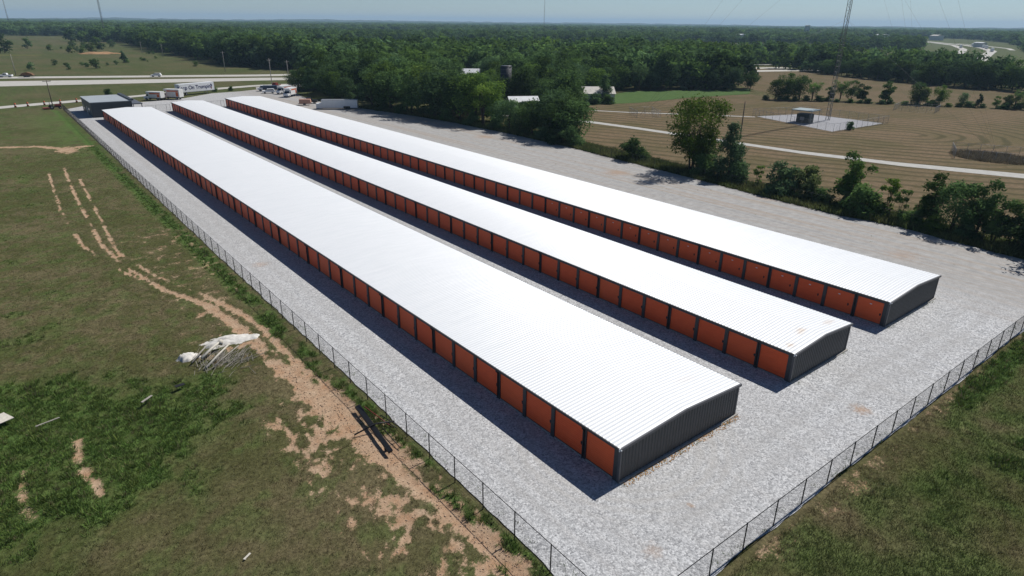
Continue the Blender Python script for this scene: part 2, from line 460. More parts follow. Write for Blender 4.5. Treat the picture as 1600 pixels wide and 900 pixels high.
def masks(x, y):
    w1 = fbm(x * .45, y * .45, 1); w2 = fbm(x * 1.3, y * 1.3, 2); w3 = fbm(x * .12, y * .12, 3)
    d1 = dpoly(x, y, T1); d2 = dpoly(x, y, T2); d3 = dpoly(x, y, T3)
    near = sstep(60, 30, y)
    def trk(d, wid, th):
        return sstep(wid, wid * .4, d + (w2 - .5) * (.5 + .7 * near)) * sstep(th, th + .14, fbm(x * .5, y * .22, 5))
    dirt = np.maximum(trk(d1, .32 + .46 * near, .34 - .18 * near), trk(d2, .28, .40))
    dirt = np.maximum(dirt, trk(d3, .28 + .26 * near, .38 - .1 * near))
    lens = sstep(1.5, .5, dpoly(x, y, [(-10.9, 26), (-10.4, 19), (-9.9, 11)]) + (w2 - .5) * 2.6 + (fbm(x * 2.4, y * 1.5, 6) - .5) * 1.6)
    dirt = np.maximum(dirt, lens * .95)
    # bare clay between the track and the fence, breaking up towards the field
    e = sstep(-17.5, -9.0, x) * sstep(-8.0, -8.6, x) * sstep(26, 14, y)
    w4 = fbm(x * 2.4, y * 1.5, 6)
    dirt = np.maximum(dirt, sstep(.53 - .12 * e, .72 - .12 * e, w4 * .65 + w1 * .35) * sstep(.02, .2, e) * .9)
    e2 = sstep(-19, -13, x) * sstep(-9, -12, x) * sstep(60, 40, y) * sstep(24, 34, y)
    dirt = np.maximum(dirt, .8 * sstep(.60, .68, w2) * e2)
    e4 = sstep(9, 2, dpoly(x, y, [(-12, 70), (-9.5, 48)])); dirt = np.maximum(dirt, .55 * e4 * sstep(.60, .68, w2))
    dirt = np.maximum(dirt, sstep(1.5, .5, dpoly(x, y, PATH) + (w2 - .5) * 2.2) * .8)
    dirt = np.maximum(dirt, .85 * sstep(.42, .12, dpoly(x, y, RUT1) + (w2 - .5) * .9))
    dirt = np.maximum(dirt, .6 * sstep(.34, .1, dpoly(x, y, RUT2) + (w2 - .5) * .9))
    # strip of bare ground outside the near fence
    s = sstep(-10.4, -8.7, y + (w2 - .5) * 2.4) * sstep(-8.2, -8.6, y) * (x > -7)
    dirt = np.maximum(dirt, s * .6 * sstep(.44, .66, w1 * .5 + w4 * .5))
    sd = np.where(inpoly(x, y, LUSH), 1, -1) * dpoly(x, y, LUSH + LUSH[:1])
    lush = sstep(-2.2, 2.6, sd + (w1 - .5) * 9 + (w2 - .5) * 5) * (.55 + .45 * sstep(.3, .55, w2))
    dirt = np.maximum(dirt, .8 * sstep(3.4, 1.0, np.hypot((x + 13.5) * 1.0, (y - 147.5) * .5) + (w2 - .5) * 4))
    gfar = sstep(110, 150, y) * sstep(232, 205, y) * (x < -7) * sstep(-22, -9, x)
    lush = np.maximum(lush, .75 * gfar * sstep(.35, .6, w1 * .6 + w3 * .4))
    fl = sstep(1.5, .4, abs(x + 8.9 + (w2 - .5) * 1.2)) * (y > -4) * (y < 226)
    fl = fl * sstep(.36, .52, fbm(x * .5, y * .35, 6) + .12 * sstep(20, 60, y))
    lush = np.maximum(lush, fl * (1 - .5 * dirt))
    lush = np.maximum(lush, .5 * sstep(.54, .74, w1) * (x < -8) * sstep(-14, -24, x))
    lush = np.maximum(lush, .32 * sstep(.54, .68, fbm(x * .9, y * .9, 6, 3)) * (x < -8))
    rl = (y < -8.6) * (x > -8)
    lush = np.maximum(lush, rl * .62 * sstep(.42, .74, fbm(x * .22, y * .22, 4) + .16 * sstep(-12, -18, y)))
    lush = np.maximum(lush, rl * sstep(1.6, .5, abs(y + 9.6 + (w1 - .5) * 1.5)) * sstep(22, 30, x))
    return dirt, lush, w1, w2, w3

def gcol(x, y, split=False):
    """albedo of the open ground"""
    dirt, lush, w1, w2, w3 = masks(x, y)
    olive = np.array([.068, .071, .027]); straw = np.array([.122, .102, .056]); green = np.array([.070, .115, .030])
    clay = np.array([.41, .30, .205]); red = np.array([.36, .19, .11])
    a = sstep(.40, .66, w3 * .5 + w2 * .5)[..., None]
    c = olive * (1 - a) + straw * a * .85 + olive * a * .15
    brown = (sstep(14, 5, np.hypot(x + 17, y - 6)) * .65 + sstep(-11, -8.5, y) * (y < -8) * (x > -7) * .5)[..., None]
    c = c * (1 - brown * .6) + straw * brown * .6
    far = sstep(120, 260, y)[..., None]
    c = c * (1 - far * .6) + np.array([.060, .080, .028]) * far * .6
    b2 = sstep(.46, .62, fbm(x * .06, y * .09, 2))[..., None] * far
    c = c * (1 - .45 * b2) + np.array([.115, .092, .052]) * .45 * b2
    l = lush[..., None]
    c = c * (1 - l) + green * l
    d = dirt[..., None]
    r = (sstep(-9.6, -8.2, x) * (x < -7) * sstep(30, 5, y) * sstep(.45, .6, w1))[..., None]
    dc = clay * (1 - r) + red * r
    dc = dc * (.82 + .4 * w2[..., None])
    return c if split else c * (1 - d) + dc * d
def gz(x, y):
    """gentle relief, kept flat under the yard"""
    ins = sstep(0.0, 3.0, np.where((x > -7.9) & (x < 73) & (y > -8.5) & (y < 300), 0, 1) * np.minimum(np.maximum(np.maximum(-7.9 - x, -8.5 - y), np.maximum(x - 73, y - 300)), 3.0))
    z = -.06 + ins * (.05 + .35 * (fbm(x * .06, y * .06, 3, 3) - .5) * sstep(60, 30, x) * sstep(200, 120, y) + .10 * (fbm(x * .5, y * .5, 1, 3) - .5) * sstep(160, 80, y) * sstep(70, 50, x))
    return z

def grow(a, b, s0, k):
    out = [a]; s = s0
    while out[-1] < b: out.append(out[-1] + s); s *= k
    return out
xs = sorted(set([-v for v in grow(45, 6000, 1.0, 1.25)] + list(np.arange(-45, -6, .3)) + list(np.arange(-6, 45, .6)) + grow(45, 15000, 1.2, 1.16)))
ys = sorted(set([-v for v in grow(24, 600, 1.0, 1.3)] + list(np.arange(-24, 90, .35)) + list(np.arange(90, 176, .7)) + grow(176, 15000, .9, 1.06)))
gx, gy = np.meshgrid(np.array(xs), np.array(ys))
nx, ny = len(xs), len(ys)
gzv = gz(gx, gy)
gcv = gcol(gx, gy, True)
gdv = masks(gx, gy)[0]
gzv = gzv - .07 * gdv
ii = (np.arange(ny - 1)[:, None] * nx + np.arange(nx - 1)[None, :]).ravel()
gf = np.stack([ii, ii + 1, ii + nx + 1, ii + nx], 1)
col4 = np.concatenate([gcv.reshape(-1, 3), np.ones((nx * ny, 1))], 1)
gme = np_mesh('ground', np.stack([gx.ravel(), gy.ravel(), gzv.ravel()], 1), gf, {'col': ('POINT', 'FLOAT_COLOR', col4), 'dirt': ('POINT', 'FLOAT', gdv.ravel())}, True)
tag(link('ground', gme, M['ground']), 'open grass and clay ground reaching to the horizon', 'ground', kind='structure')

def sheet(name, poly, z, mat, label, cat, wob=0.0, step=2.0, kind='structure'):
    """flat sheet with an uneven edge"""
    pts = []
    n = len(poly)
    for i in range(n):
        a = np.array(poly[i], float); b_ = np.array(poly[(i + 1) % n], float)
        L = np.linalg.norm(b_ - a); k = max(1, int(L / step)) if wob else 1
        nrm = np.array([(b_ - a)[1], -(b_ - a)[0]]) / max(L, 1e-6)
        for j in range(k):
            p = a + (b_ - a) * j / k
            if wob: p = p + nrm * (float(fbm(p[0] * .6 + 9, p[1] * .6, 4, 3)) - .5) * 2 * wob
            pts.append((p[0], p[1], z))
    bm = bmesh.new()
    f = bm.faces.new([bm.verts.new(p) for p in pts])
    bmesh.ops.triangulate(bm, faces=[f])
    for fc in bm.faces:
        if fc.normal.z < 0: fc.normal_flip()
    me = bpy.data.meshes.new(name); bm.to_mesh(me); bm.free()
    return tag(link(name, me, mat), label, cat, kind=kind)

sheet('gravel_yard', YARD, 0.0, M['gravel'], 'pale crushed gravel yard around the storage rows', 'yard', .2, .5)

def road_mat(name, c1, c2, sc):
    m, nt, ns, ls, b = new_mat(name)
    v = coords(nt)
    n1 = noise(nt, v, sc, 5, .65); n2 = noise(nt, v, .04, 3)
    c = ramp(nt, n1, [(.3, c1), (.7, c2)])
    ls.new(mixc(nt, math_n(nt, 'MULTIPLY', n2, .3), c, [k * .75 for k in c1]), b.inputs['Base Color'])
    b.inputs['Roughness'].default_value = .9; b.inputs['Specular IOR Level'].default_value = .2
    return m
M['pave'] = road_mat('pale_concrete_pavement', (.40, .385, .35), (.52, .50, .46), .5)
M['lane'] = road_mat('white_rock_lane', (.36, .35, .325), (.48, .47, .44), .8)
M['pad'] = road_mat('grey_pad_gravel', (.27, .27, .285), (.36, .36, .375), .9)
sheet('highway_carriageway', [(-150, 372), (-18.8, 325), (76.5, 299.8), (98.3, 292.8), (160, 274), (400, 190), (400, 203), (160, 289), (103.4, 305.6), (81.8, 315.5), (-17.5, 353), (-150, 402)], .03, M['pave'], 'near pale concrete carriageway of the divided highway', 'highway')
sheet('highway_carriageway', [(-150, 425), (-17.1, 370), (84.4, 324.5), (108.1, 317), (170, 297), (400, 215), (400, 227), (170, 309), (113.1, 329), (88.5, 336), (-16.6, 382), (-150, 437)], .03, M['pave'], 'far narrow carriageway of the divided highway beyond the median', 'highway')
sheet('frontage_road', [(-120, 205), (-21.9, 238.7), (-11.8, 242.6), (1.1, 246.6), (16.3, 251.7), (30, 258), (47.1, 264.8), (66.2, 270.5), (87.4, 268.8), (125, 258), (125, 265), (90.4, 274.8), (69.5, 278), (49.7, 272.5), (30, 265), (19.8, 259), (2.1, 254), (-11.2, 250), (-21.7, 245.8), (-120, 212)], .026, M['pave'], 'narrow pale frontage road curving behind the yard', 'road')
sheet('field_lane', [(95, 141), (108.4, 113), (110.5, 97), (113.2, 60), (113.8, 51), (118, 32), (125, 13.2), (150, -40), (156, -40), (129.8, 14.5), (121.5, 34), (116.9, 53), (116, 62), (113.5, 98), (111.4, 115), (98, 142.5)], .05, M['lane'], 'straight white rock lane crossing the mown hay field', 'lane', .15, 3)
sheet('farm_track', [(118, 147), (126.5, 134.8), (134.8, 121.5), (150.4, 103.4), (159.6, 91.6), (160.6, 92.8), (151.2, 104.8), (135.8, 122.9), (127.4, 136.2), (119, 148.3)], .05, M['lane'], 'thin pale track leading to the fenced mast pad', 'track', .12, 3)
sheet('mast_pad', [(161.6, 92.7), (150.9, 63.3), (179.2, 62.5), (181.2, 86.8)], .052, M['pad'], 'grey gravel pad at the foot of the lattice mast', 'pad', .3, 2)

def hay_mat():
    m, nt, ns, ls, b = new_mat('mown_hay_stubble')
    v = coords(nt)
    sep = ns.new('ShaderNodeSeparateXYZ'); ls.new(v, sep.inputs[0])
    # distance to the spine of the mowing rounds (a long oval of nested windrows)
    A = np.array([100.0, 200.0]); B = np.array([164.0, 50.0]); d = B - A; L2 = float(d @ d)
    px = math_n(nt, 'SUBTRACT', sep.outputs[0], A[0]); py = math_n(nt, 'SUBTRACT', sep.outputs[1], A[1])
    t = math_n(nt, 'DIVIDE', math_n(nt, 'ADD', math_n(nt, 'MULTIPLY', px, d[0]), math_n(nt, 'MULTIPLY', py, d[1])), L2)
    cl = ns.new('ShaderNodeClamp'); ls.new(t, cl.inputs[0]); cl.inputs[1].default_value = -5
    qx = math_n(nt, 'SUBTRACT', px, math_n(nt, 'MULTIPLY', cl.outputs[0], d[0])); qy = math_n(nt, 'SUBTRACT', py, math_n(nt, 'MULTIPLY', cl.outputs[0], d[1]))
    dist = math_n(nt, 'SQRT', math_n(nt, 'ADD', math_n(nt, 'MULTIPLY', qx, qx), math_n(nt, 'MULTIPLY', qy, qy)))
    wob = noise(nt, v, .12, 3)
    ph = math_n(nt, 'MULTIPLY', math_n(nt, 'ADD', dist, math_n(nt, 'MULTIPLY', wob, 4.0)), 2 * math.pi / 4.6)
    wv = math_n(nt, 'MULTIPLY_ADD', math_n(nt, 'SINE', ph), .5, .5)
    n1 = noise(nt, v, 1.1, 6, .72); n2 = noise(nt, v, .05, 4, .6)
    base = ramp(nt, n1, [(.25, (.080, .060, .034)), (.75, (.235, .170, .106))])
    base = mixc(nt, ramp(nt, n2, [(.42, 0.0), (.62, .6)]), base, (.095, .085, .038))
    f = nt.nodes.new('ShaderNodeMapRange'); f.inputs[1].default_value = .58; f.inputs[2].default_value = .95; f.inputs[4].default_value = .75
    ls.new(math_n(nt, 'ADD', wv, math_n(nt, 'MULTIPLY_ADD', n1, 1.1, -.55)), f.inputs[0])
    fade = nt.nodes.new('ShaderNodeMapRange'); fade.inputs[1].default_value = .30; fade.inputs[2].default_value = .60; fade.inputs[3].default_value = 1.0; fade.inputs[4].default_value = .62
    ls.new(noise(nt, v, .035, 4, .7), fade.inputs[0])
    c = mixc(nt, math_n(nt, 'MULTIPLY', f.outputs[0], fade.outputs[0]), base, (.045, .046, .020))
    ls.new(c, b.inputs['Base Color'])
    b.inputs['Roughness'].default_value = 1; b.inputs['Specular IOR Level'].default_value = .05
    bump(nt, b, math_n(nt, 'MULTIPLY_ADD', n1, .6, math_n(nt, 'MULTIPLY', wv, .5)), .5, .2)
    return m
M['hay'] = hay_mat()
sheet('hay_field', [(80.5, 83), (84, 92), (100, 112), (135, 143), (160, 137), (187, 138), (221, 133), (214, 117), (232, 92), (244, 70), (256, 46), (290, -40), (330, -120), (90, -120), (79, -10), (78.5, 40)], .022, M['hay'], 'tan mown hay field with curved windrows behind the tree line', 'field', .5, 4)
sheet('hay_field', [(221, 118), (234, 94), (246, 72), (258, 48), (292, -38), (350, -38), (334, 66), (330, 88), (339, 119), (350, 140), (372, 190), (382, 232), (345, 222), (288, 198), (245, 150)], .022, M['hay'], 'second tan hay field beyond the row of small trees', 'field', .5, 4)
def field_mat(name, c1, c2):
    m, nt, ns, ls, b = new_mat(name)
    v = coords(nt)
    ls.new(ramp(nt, noise(nt, v, .35, 6, .7), [(.3, c1), (.7, c2)]), b.inputs['Base Color'])
    b.inputs['Roughness'].default_value = 1; b.inputs['Specular IOR Level'].default_value = .05
    return m
M['pasture'] = field_mat('green_pasture', (.065, .082, .032), (.105, .115, .050))
M['meadow'] = field_mat('lush_green_meadow', (.055, .10, .030), (.085, .135, .045))
sheet('pasture', [(405, 120), (480, 188), (560, 235), (640, 240), (900, 330), (1900, 760), (1900, 420), (900, 150), (520, 40)], .03, M['pasture'], 'pale green pasture in front of the distant highway', 'field', .8, 8)
sheet('pasture', [(334, 242), (372, 262), (490, 302), (560, 340), (555, 402), (440, 330), (350, 262)], .03, M['pasture'], 'narrow green pasture strip between the distant woods', 'field', .8, 8)
sheet('meadow', [(134, 145), (160, 138.5), (187, 139.5), (222, 134.5), (242, 146), (217, 156), (188, 168.5), (160, 160)], .024, M['meadow'], 'bright green meadow strip below the farm trees', 'field', .6, 3)
def strip(name, pts, w, z, mat, label, cat):
    L, R_ = [], []
    for i, p in enumerate(pts):
        a = np.array(pts[max(i - 1, 0)], float); c = np.array(pts[min(i + 1, len(pts) - 1)], float)
        t = (c - a) / np.linalg.norm(c - a); n_ = np.array([-t[1], t[0]]) * w / 2
        L.append(tuple(np.array(p) + n_)); R_.append(tuple(np.array(p) - n_))
    return sheet(name, L + R_[::-1], z, mat, label, cat)
strip('distant_highway', [(640, 186), (684, 198), (829, 238), (925, 264), (1057, 316), (1178, 376), (1315, 461), (1496, 575)], 9.5, .08, M['pave'], 'near lanes of the distant highway curving uphill at right', 'highway')
strip('distant_highway', [(690, 221), (721, 231), (886, 282), (966, 308), (1155, 385), (1300, 466), (1480, 590)], 8, .08, M['pave'], 'far lanes of the distant highway curving uphill at right', 'highway')
strip('distant_ramp', [(990, 262), (1064, 288), (1173, 349), (1290, 428)], 6, .09, M['pave'], 'slip road beside the distant highway', 'road')
strip('farm_road', [(320, 240), (339, 247), (393, 255), (421, 248), (500, 238)], 7, .06, M['lane'], 'pale farm road glimpsed between the distant trees', 'road')

sheet('goldenrod_strip', [(-60, 640), (-14, 616), (16, 601), (18, 606), (-12, 622), (-58, 648)], .03, field_mat('yellow_flowering_weeds', (.13, .13, .03), (.19, .18, .05)), 'yellow strip of flowering weeds in the rough field beyond the highway', 'field')
# far low ridges on the skyline
hv, hf = [], []
K = 220
for j, (dist, zz) in enumerate(((7200, -2), (8200, 1.0), (9800, 1.0), (12500, -4))):
    for i in range(K):
        az = rad(-12 + 108 * i / (K - 1))
        n_ = float(fbm(np.array(i * .05), np.array(j * .2 + 3.1), 2, 4)) + .3 * float(vnoise(np.array(i * 1.7), np.array(j * 1.0), 5))
        h = zz if zz < 0 else 12 + 44 * max(0, n_ - .35)
        hv.append((CAM[0] + dist * math.sin(az), CAM[1] + dist * math.cos(az), h))
for j in range(3):
    for i in range(K - 1): hf.append((j * K + i, (j + 1) * K + i, (j + 1) * K + i + 1, j * K + i + 1))
M['ridge'] = field_mat('wooded_ridge', (.030, .045, .018), (.050, .066, .026))
tag(link('hills', np_mesh('hills', hv, np.array(hf)[:, ::-1], None, True), M['ridge']), 'low wooded ridges along the skyline', 'hills', kind='structure')
# ------------------------------------------------------------------ storage rows
BAY = 3.048
EAVE, RIDGE = 2.60, 2.93
def roof_mesh(w, L):
    prof = []                                   # ribbed sheet profile along Y: (y, dz)
    y = -.06
    while y < L + .06:
        prof += [(y, 0), (y + .235, 0), (y + .25, .022), (y + .29, .022)]
        y += .305
    prof.append((L + .06, 0))
    xsr = [(-.10, EAVE - .005), (w / 2, RIDGE), (w + .10, EAVE - .005)]
    V = [(x, py, z + dz) for (x, z) in xsr for (py, dz) in prof]
    n = len(prof)
    F = [(j * n + i, (j + 1) * n + i, (j + 1) * n + i + 1, j * n + i + 1) for j in range(2) for i in range(n - 1)]
    return np_mesh('roof', V, F)
def end_wall_mesh(w):
    V, F = [], []
    x = 0.0; prof = []
    while x < w - .01:
        for dx, dy in ((0, 0), (.20, 0), (.225, -.032), (.28, -.032)):
            if x + dx < w: prof.append((x + dx, dy))
        x += .305
    prof.append((w, 0))
    for px, dy in prof:
        zt = EAVE + (RIDGE - EAVE) * (1 - abs(px - w / 2) / (w / 2)) - .03
        V += [(px, dy - .02, .09), (px, dy - .02, zt)]
    F = [(2 * i, 2 * i + 2, 2 * i + 3, 2 * i + 1) for i in range(len(prof) - 1)]
    return np_mesh('end_wall', V, F)
def door_mesh():
    mb = MB(); n = 13; z0, z1 = .05, 2.22
    hw = (BAY - .34) / 2
    vs = []; fs = []
    for i in range(n * 2 + 1):
        z = z0 + .06 + (z1 - z0 - .06) * i / (n * 2)
        x = 0.0 if i % 2 == 0 else -.014
        vs += [(x, -hw, z), (x, hw, z)]
    for i in range(n * 2): fs.append((2 * i, 2 * i + 2, 2 * i + 3, 2 * i + 1))
    mb.add(vs, fs, 0)
    mb.box(-.035, .02, -hw, hw, z0, z0 + .06, 1)
    return mb.mesh('roll_up_door')
DOOR = door_mesh()
DOOR.materials.append(M['door']); DOOR.materials.append(M['dark_metal'])
PIL = MB().box(-.02, .14, -.17, .17, 0.0, 2.27).mesh('pillar'); PIL.materials.append(M['dark_metal'])
DSP = MB().tube([(-.24, 0, 2.5), (-.24, 0, 2.42), (-.085, 0, 2.22), (-.085, 0, .25), (-.19, 0, .10)], .055, 6).mesh('downspout'); DSP.materials.append(M['downspout'])
LAT = MB().box(-.05, -.012, -.06, .06, .98, 1.16).box(-.045, -.012, -.02, .02, .9, .98).mesh('latch'); LAT.materials.append(M['black'])
PLT = MB().box(-.03, -.013, -.10, .10, 1.78, 1.86).mesh('number_plate'); PLT.materials.append(M['white'])
def storage_row(x0, w, nb, label, stains, plates):
    L = nb * BAY
    t = thing('storage_building', label, 'building', (x0, 0, 0), 0, 'rows of storage units')
    link('wall', MB().box(.12, w, .0, L, .09, EAVE - .06).mesh('wall'), M['dark_metal'], t)
    link('slab', MB().box(.02, w + .18, -.2, L + .15, .0, .088).mesh('slab'), M['slab'], t)
    ew = link('end_wall', end_wall_mesh(w), M['dark_metal'], t)
    link('corner_trim', MB().box(-.03, .10, -.075, .10, .0, EAVE - .04).mesh('corner_trim'), M['trim'], ew)
    link('corner_trim', MB().box(w - .10, w + .03, -.075, .10, .0, EAVE - .04).mesh('corner_trim'), M['trim'], ew)
    # gable filler behind the rake
    g = MB(); g.prism([(.13, EAVE - .061), (w - .01, EAVE - .061), (w / 2, RIDGE - .035)], .004, L - .004); link('gable', g.mesh('gable'), M['dark_metal'], t)
    rm = roof_mat('white_ribbed_roof_sheet', stains)
    rf = link('roof', roof_mesh(w, L), rm, t)
    for a, b_ in (((-.13, EAVE - .02), (w / 2, RIDGE + .012)), ((w / 2, RIDGE + .012), (w + .13, EAVE - .02))):
        for y0, y1 in ((-.17, -.045), (L + .045, L + .17)):
            rk = MB().prism([(a[0], a[1] - .16), (b_[0], b_[1] - .16), (b_[0], b_[1] + .035), (a[0], a[1] + .035)], y0, y1)
            link('rake_trim', rk.mesh('rake_trim'), M['trim'], rf)
    link('header', MB().box(-.018, .118, .0, L, 2.27, 2.575).mesh('header'), M['dark_metal'], t)
    for xa, xb in ((w + .105, w + .17), (-.17, -.105)):
        gutter = link('gutter', MB().prism([(xa, 2.585), (xb, 2.585), (xb, 2.455), (xa + .02, 2.455)], -.04, L + .04).mesh('gutter'), M['dark_metal'], t)
    link('gutter_end', MB().box(-.20, -.06, -.10, -.045, 2.42, 2.62).box(-.16, -.09, -.22, -.101, 2.5, 2.57).mesh('gutter_end'), M['white'], gutter)
    for i in range(nb):
        d = link('roll_up_door', DOOR, None, t, (.075, (i + .5) * BAY, 0))
        if i < 16: link('latch', LAT, None, d, (0, -.9 if plates else -1.25, 0))
        if plates and i < 16: link('number_plate', PLT, None, d, (0, .1, 0))
    for i in range(nb + 1):
        yy = min(max(i * BAY, .17 + .105), L - .17)
        link('pillar', PIL, None, t, (0, yy, 0))
        if i % 3 == 1: link('downspout', DSP, None, t, (0, yy, 0))
    return t
storage_row(0, 12.3, 64, 'nearest long storage row with white ribbed roof, beside the left fence', [(9.5, 2.6, 1.3, .5, .16), (3.2, 11, .8, .5, .10)], False)
storage_row(19.8, 9.05, 67, 'middle and narrowest storage row, rust stains on its near roof end', [(3.6, 1.6, .9, .55, .55), (.9, .9, .6, .5, .6), (7.4, 1.2, 1.4, .45, .35)], False)
storage_row(36.5, 11.3, 68, 'farthest long storage row, next to the wide tree-lined lot', [], True)

# ------------------------------------------------------------------ fences
def fence_run(t, a, b_, spacing=3.0, h=1.83, mat=None, mesh_step=.11, wire=.0026, brace=False, phase=0.0, last=True):
    a = np.array(a, float); b_ = np.array(b_, float); L = float(np.linalg.norm(b_ - a)); u = (b_ - a) / L; ang = math.atan2(u[1], u[0])
    mat = mat or M['black']
    def put(nm, me, s=0.0): return link(nm, me, mat, t, (a[0] + u[0] * s, a[1] + u[1] * s, 0), ang)
    pos = [0.0] + [phase + k * spacing for k in range(1 if phase < .3 else 0, int((L - phase) / spacing) + 1) if .4 < phase + k * spacing < L - .4] + ([L] if last else [])
    pm = MB().tube([(0, 0, -.1), (0, 0, h + .05), (0, 0, h + .07)], [.036, .036, .012], 7).mesh('post')
    for s in pos: put('post', pm, s)
    put('top_rail', MB().tube([(0, 0, h + .02), (L, 0, h + .02)], .024, 6).mesh('top_rail'))
    if brace: put('brace_rail', MB().tube([(0, 0, h * .52), (pos[1], 0, h * .52)], .022, 6).mesh('brace_rail'))
    # woven wire: two sets of slanting strands
    n = int(L / mesh_step); run = h - .06
    s0 = np.arange(n) * mesh_step
    V, F = [], []
    for sg, yo in ((1, .042), (-1, .048)):
        xa = s0.copy() if sg > 0 else s0 + run
        xb = xa + sg * run
        za = np.full(n, .04); zb = np.full(n, .04 + run)
        ov = np.maximum(xb - L, 0); xb = xb - ov; zb = zb - ov
        ov = np.maximum(xa - L, 0); xa = xa - ov; za = za + ov
        base = len(V) * n
        for q in range(3):
            th = 2 * math.pi * q / 3
            ox, oy, oz = wire * math.cos(th) * .7, wire * math.sin(th), wire * math.cos(th) * -.7 * sg
            V.append(np.stack([xa + ox, np.full(n, yo) + oy, za + oz], 1)); V.append(np.stack([xb + ox, np.full(n, yo) + oy, zb + oz], 1))
        idx = np.arange(n)
        for q in range(3):
            q2 = (q + 1) % 3
            F.append(np.stack([base + 2 * q * n + idx, base + (2 * q + 1) * n + idx, base + (2 * q2 + 1) * n + idx, base + 2 * q2 * n + idx], 1))
    put('wire_mesh', np_mesh('wire_mesh', np.concatenate(V), np.concatenate(F)))
    put('tension_wire', MB().tube([(0, .045, .05), (L, .045, .05)], .006, 4).mesh('tension_wire'))
def fence(name, label, a, b_, spacing=3.0, h=1.83, group=None, **kw):
    t = thing(name, label, 'fence', (0, 0, 0), 0, group)
    fence_run(t, a, b_, spacing, h, **kw)
    return t
def enclosure(name, label, pts, spacing, h, group, **kw):
    t = thing(name, label, 'fence', (0, 0, 0), 0, group)
    for i in range(len(pts)): fence_run(t, pts[i], pts[(i + 1) % len(pts)], spacing, h, last=False, **kw)
    return t
GF = 'black chain-link fences'
fence('chain_link_fence', 'long black chain-link fence between the grass field and the left side of the yard', (-8.0, -7.9), (-6.7, 226), 2.98, phase=2.2, group=GF, brace=True)
fence('chain_link_fence', 'black chain-link fence along the near end of the yard', (-8.0, -7.92), (72, -8.45), 2.97, phase=.35, group=GF, brace=True)
fence('chain_link_fence', 'dark chain-link fence in the weeds below the tree line', (72.6, -8.3), (75.9, 76), 3.0, group=GF, mesh_step=.2)
fence('chain_link_fence', 'short chain-link section behind the far end of the first and middle rows', (12.6, 205.6), (19.6, 206.6), 3.0, group=GF, mesh_step=.2)
fence('chain_link_fence', 'short chain-link section behind the far end of the middle and third rows', (29.2, 207.5), (36.2, 208.3), 3.0, group=GF, mesh_step=.2)
# ------------------------------------------------------------------ trees
def crown(name, seed, H, R, zb, lobes, leaves, leaf, shape, mat, lobe_r=.38, loose=.65):
    r = np.random.default_rng(seed)
    t = r.random(lobes)
    if shape == 'cone': t = t ** 1.5
    prof = {'round': lambda t: np.sqrt(np.clip(1 - (1.7 * t - .75) ** 2, .05, 1)), 'vase': lambda t: .46 + .62 * t ** .8, 'cone': lambda t: 1.02 - .92 * t,
            'tall': lambda t: np.sqrt(np.clip(1 - (1.5 * t - .6) ** 2, .08, 1)), 'shrub': lambda t: np.sqrt(np.clip(1 - t * t * .85, .05, 1))}[shape]
    pr = prof(t); an = r.random(lobes) * 2 * np.pi
    rr = R * pr * np.sqrt(r.random(lobes)) * .85
    lr = R * lobe_r * (.6 + .7 * r.random(lobes)) * (.55 + .5 * pr)
    C = np.stack([rr * np.cos(an), rr * np.sin(an), zb + t * (H - zb - lr * .6) + .2 * lr], 1)
    if shape == 'vase': C[:, 2] += .06 * H * (rr / R)
    pick = r.choice(lobes, leaves, p=lr ** 2 / (lr ** 2).sum())
    d = r.normal(size=(leaves, 3)); d /= np.linalg.norm(d, axis=1)[:, None]
    d[:, 2] = np.where(r.random(leaves) < .4, abs(d[:, 2]), d[:, 2])
    rad_ = lr[pick] * (.35 + .70 * r.random(leaves) ** .55)
    P = C[pick] + d * rad_[:, None] * np.array([1, 1, .8])
    # loose sprays that break the outline
    k = leaves // 9
    P[:k] += d[:k] * lr[pick[:k], None] * .35
    nrm = d * (1.25 - loose) + r.normal(size=(leaves, 3)) * loose + np.array([0, 0, .35]); nrm /= np.linalg.norm(nrm, axis=1)[:, None]
    u = np.cross(nrm, r.normal(size=(leaves, 3))); u /= np.linalg.norm(u, axis=1)[:, None]
    w = np.cross(nrm, u)
    s = (leaf * (.55 + .9 * r.random(leaves)))[:, None]
    V = np.stack([P - u * s * .9, P - w * s * .42 - nrm * s * .12, P + u * s * .9, P + w * s * .42 - nrm * s * .12], 1).reshape(-1, 3)
    V[:, 2] = np.maximum(V[:, 2], .02)
    F = np.arange(leaves * 4).reshape(-1, 4)
    lt = r.random(lobes)
    tint = np.clip(.5 * lt[pick] + .5 * r.random(leaves), 0, 1)
    me = np_mesh(name, V, F, {'tint': ('FACE', 'FLOAT', tint)})
    me.materials.append(mat)
    return me, C, lr
def trunk(name, C, H, zb, r0, seed, stems=1, n_l=9):
    r = random.Random(seed); mb = MB()
    for s in range(stems):
        ox, oy = (r.uniform(-.5, .5), r.uniform(-.5, .5)) if stems > 1 else (0, 0)
        top = (ox * 2.5 + r.uniform(-.3, .3), oy * 2.5 + r.uniform(-.3, .3), H * .72)
        mb.tube([(ox * .4, oy * .4, -.15), (ox * .8, oy * .8, H * .12), (ox * 1.5, oy * 1.5, H * .4), top], [r0 * 1.25, r0, r0 * .62, r0 * .2], 7)
    idx = list(range(len(C))); r.shuffle(idx)
    for i in idx[:n_l]:
        c = C[i]; h0 = min(max(zb * .8, c[2] * .45), H * .5)
        mb.tube([(0, 0, h0), (c[0] * .45, c[1] * .45, h0 + (c[2] - h0) * .55), tuple(c)], [r0 * .42, r0 * .26, r0 * .08], 5)
    me = mb.mesh(name); me.materials.append(M['bark'])
    return me
TREES = {}
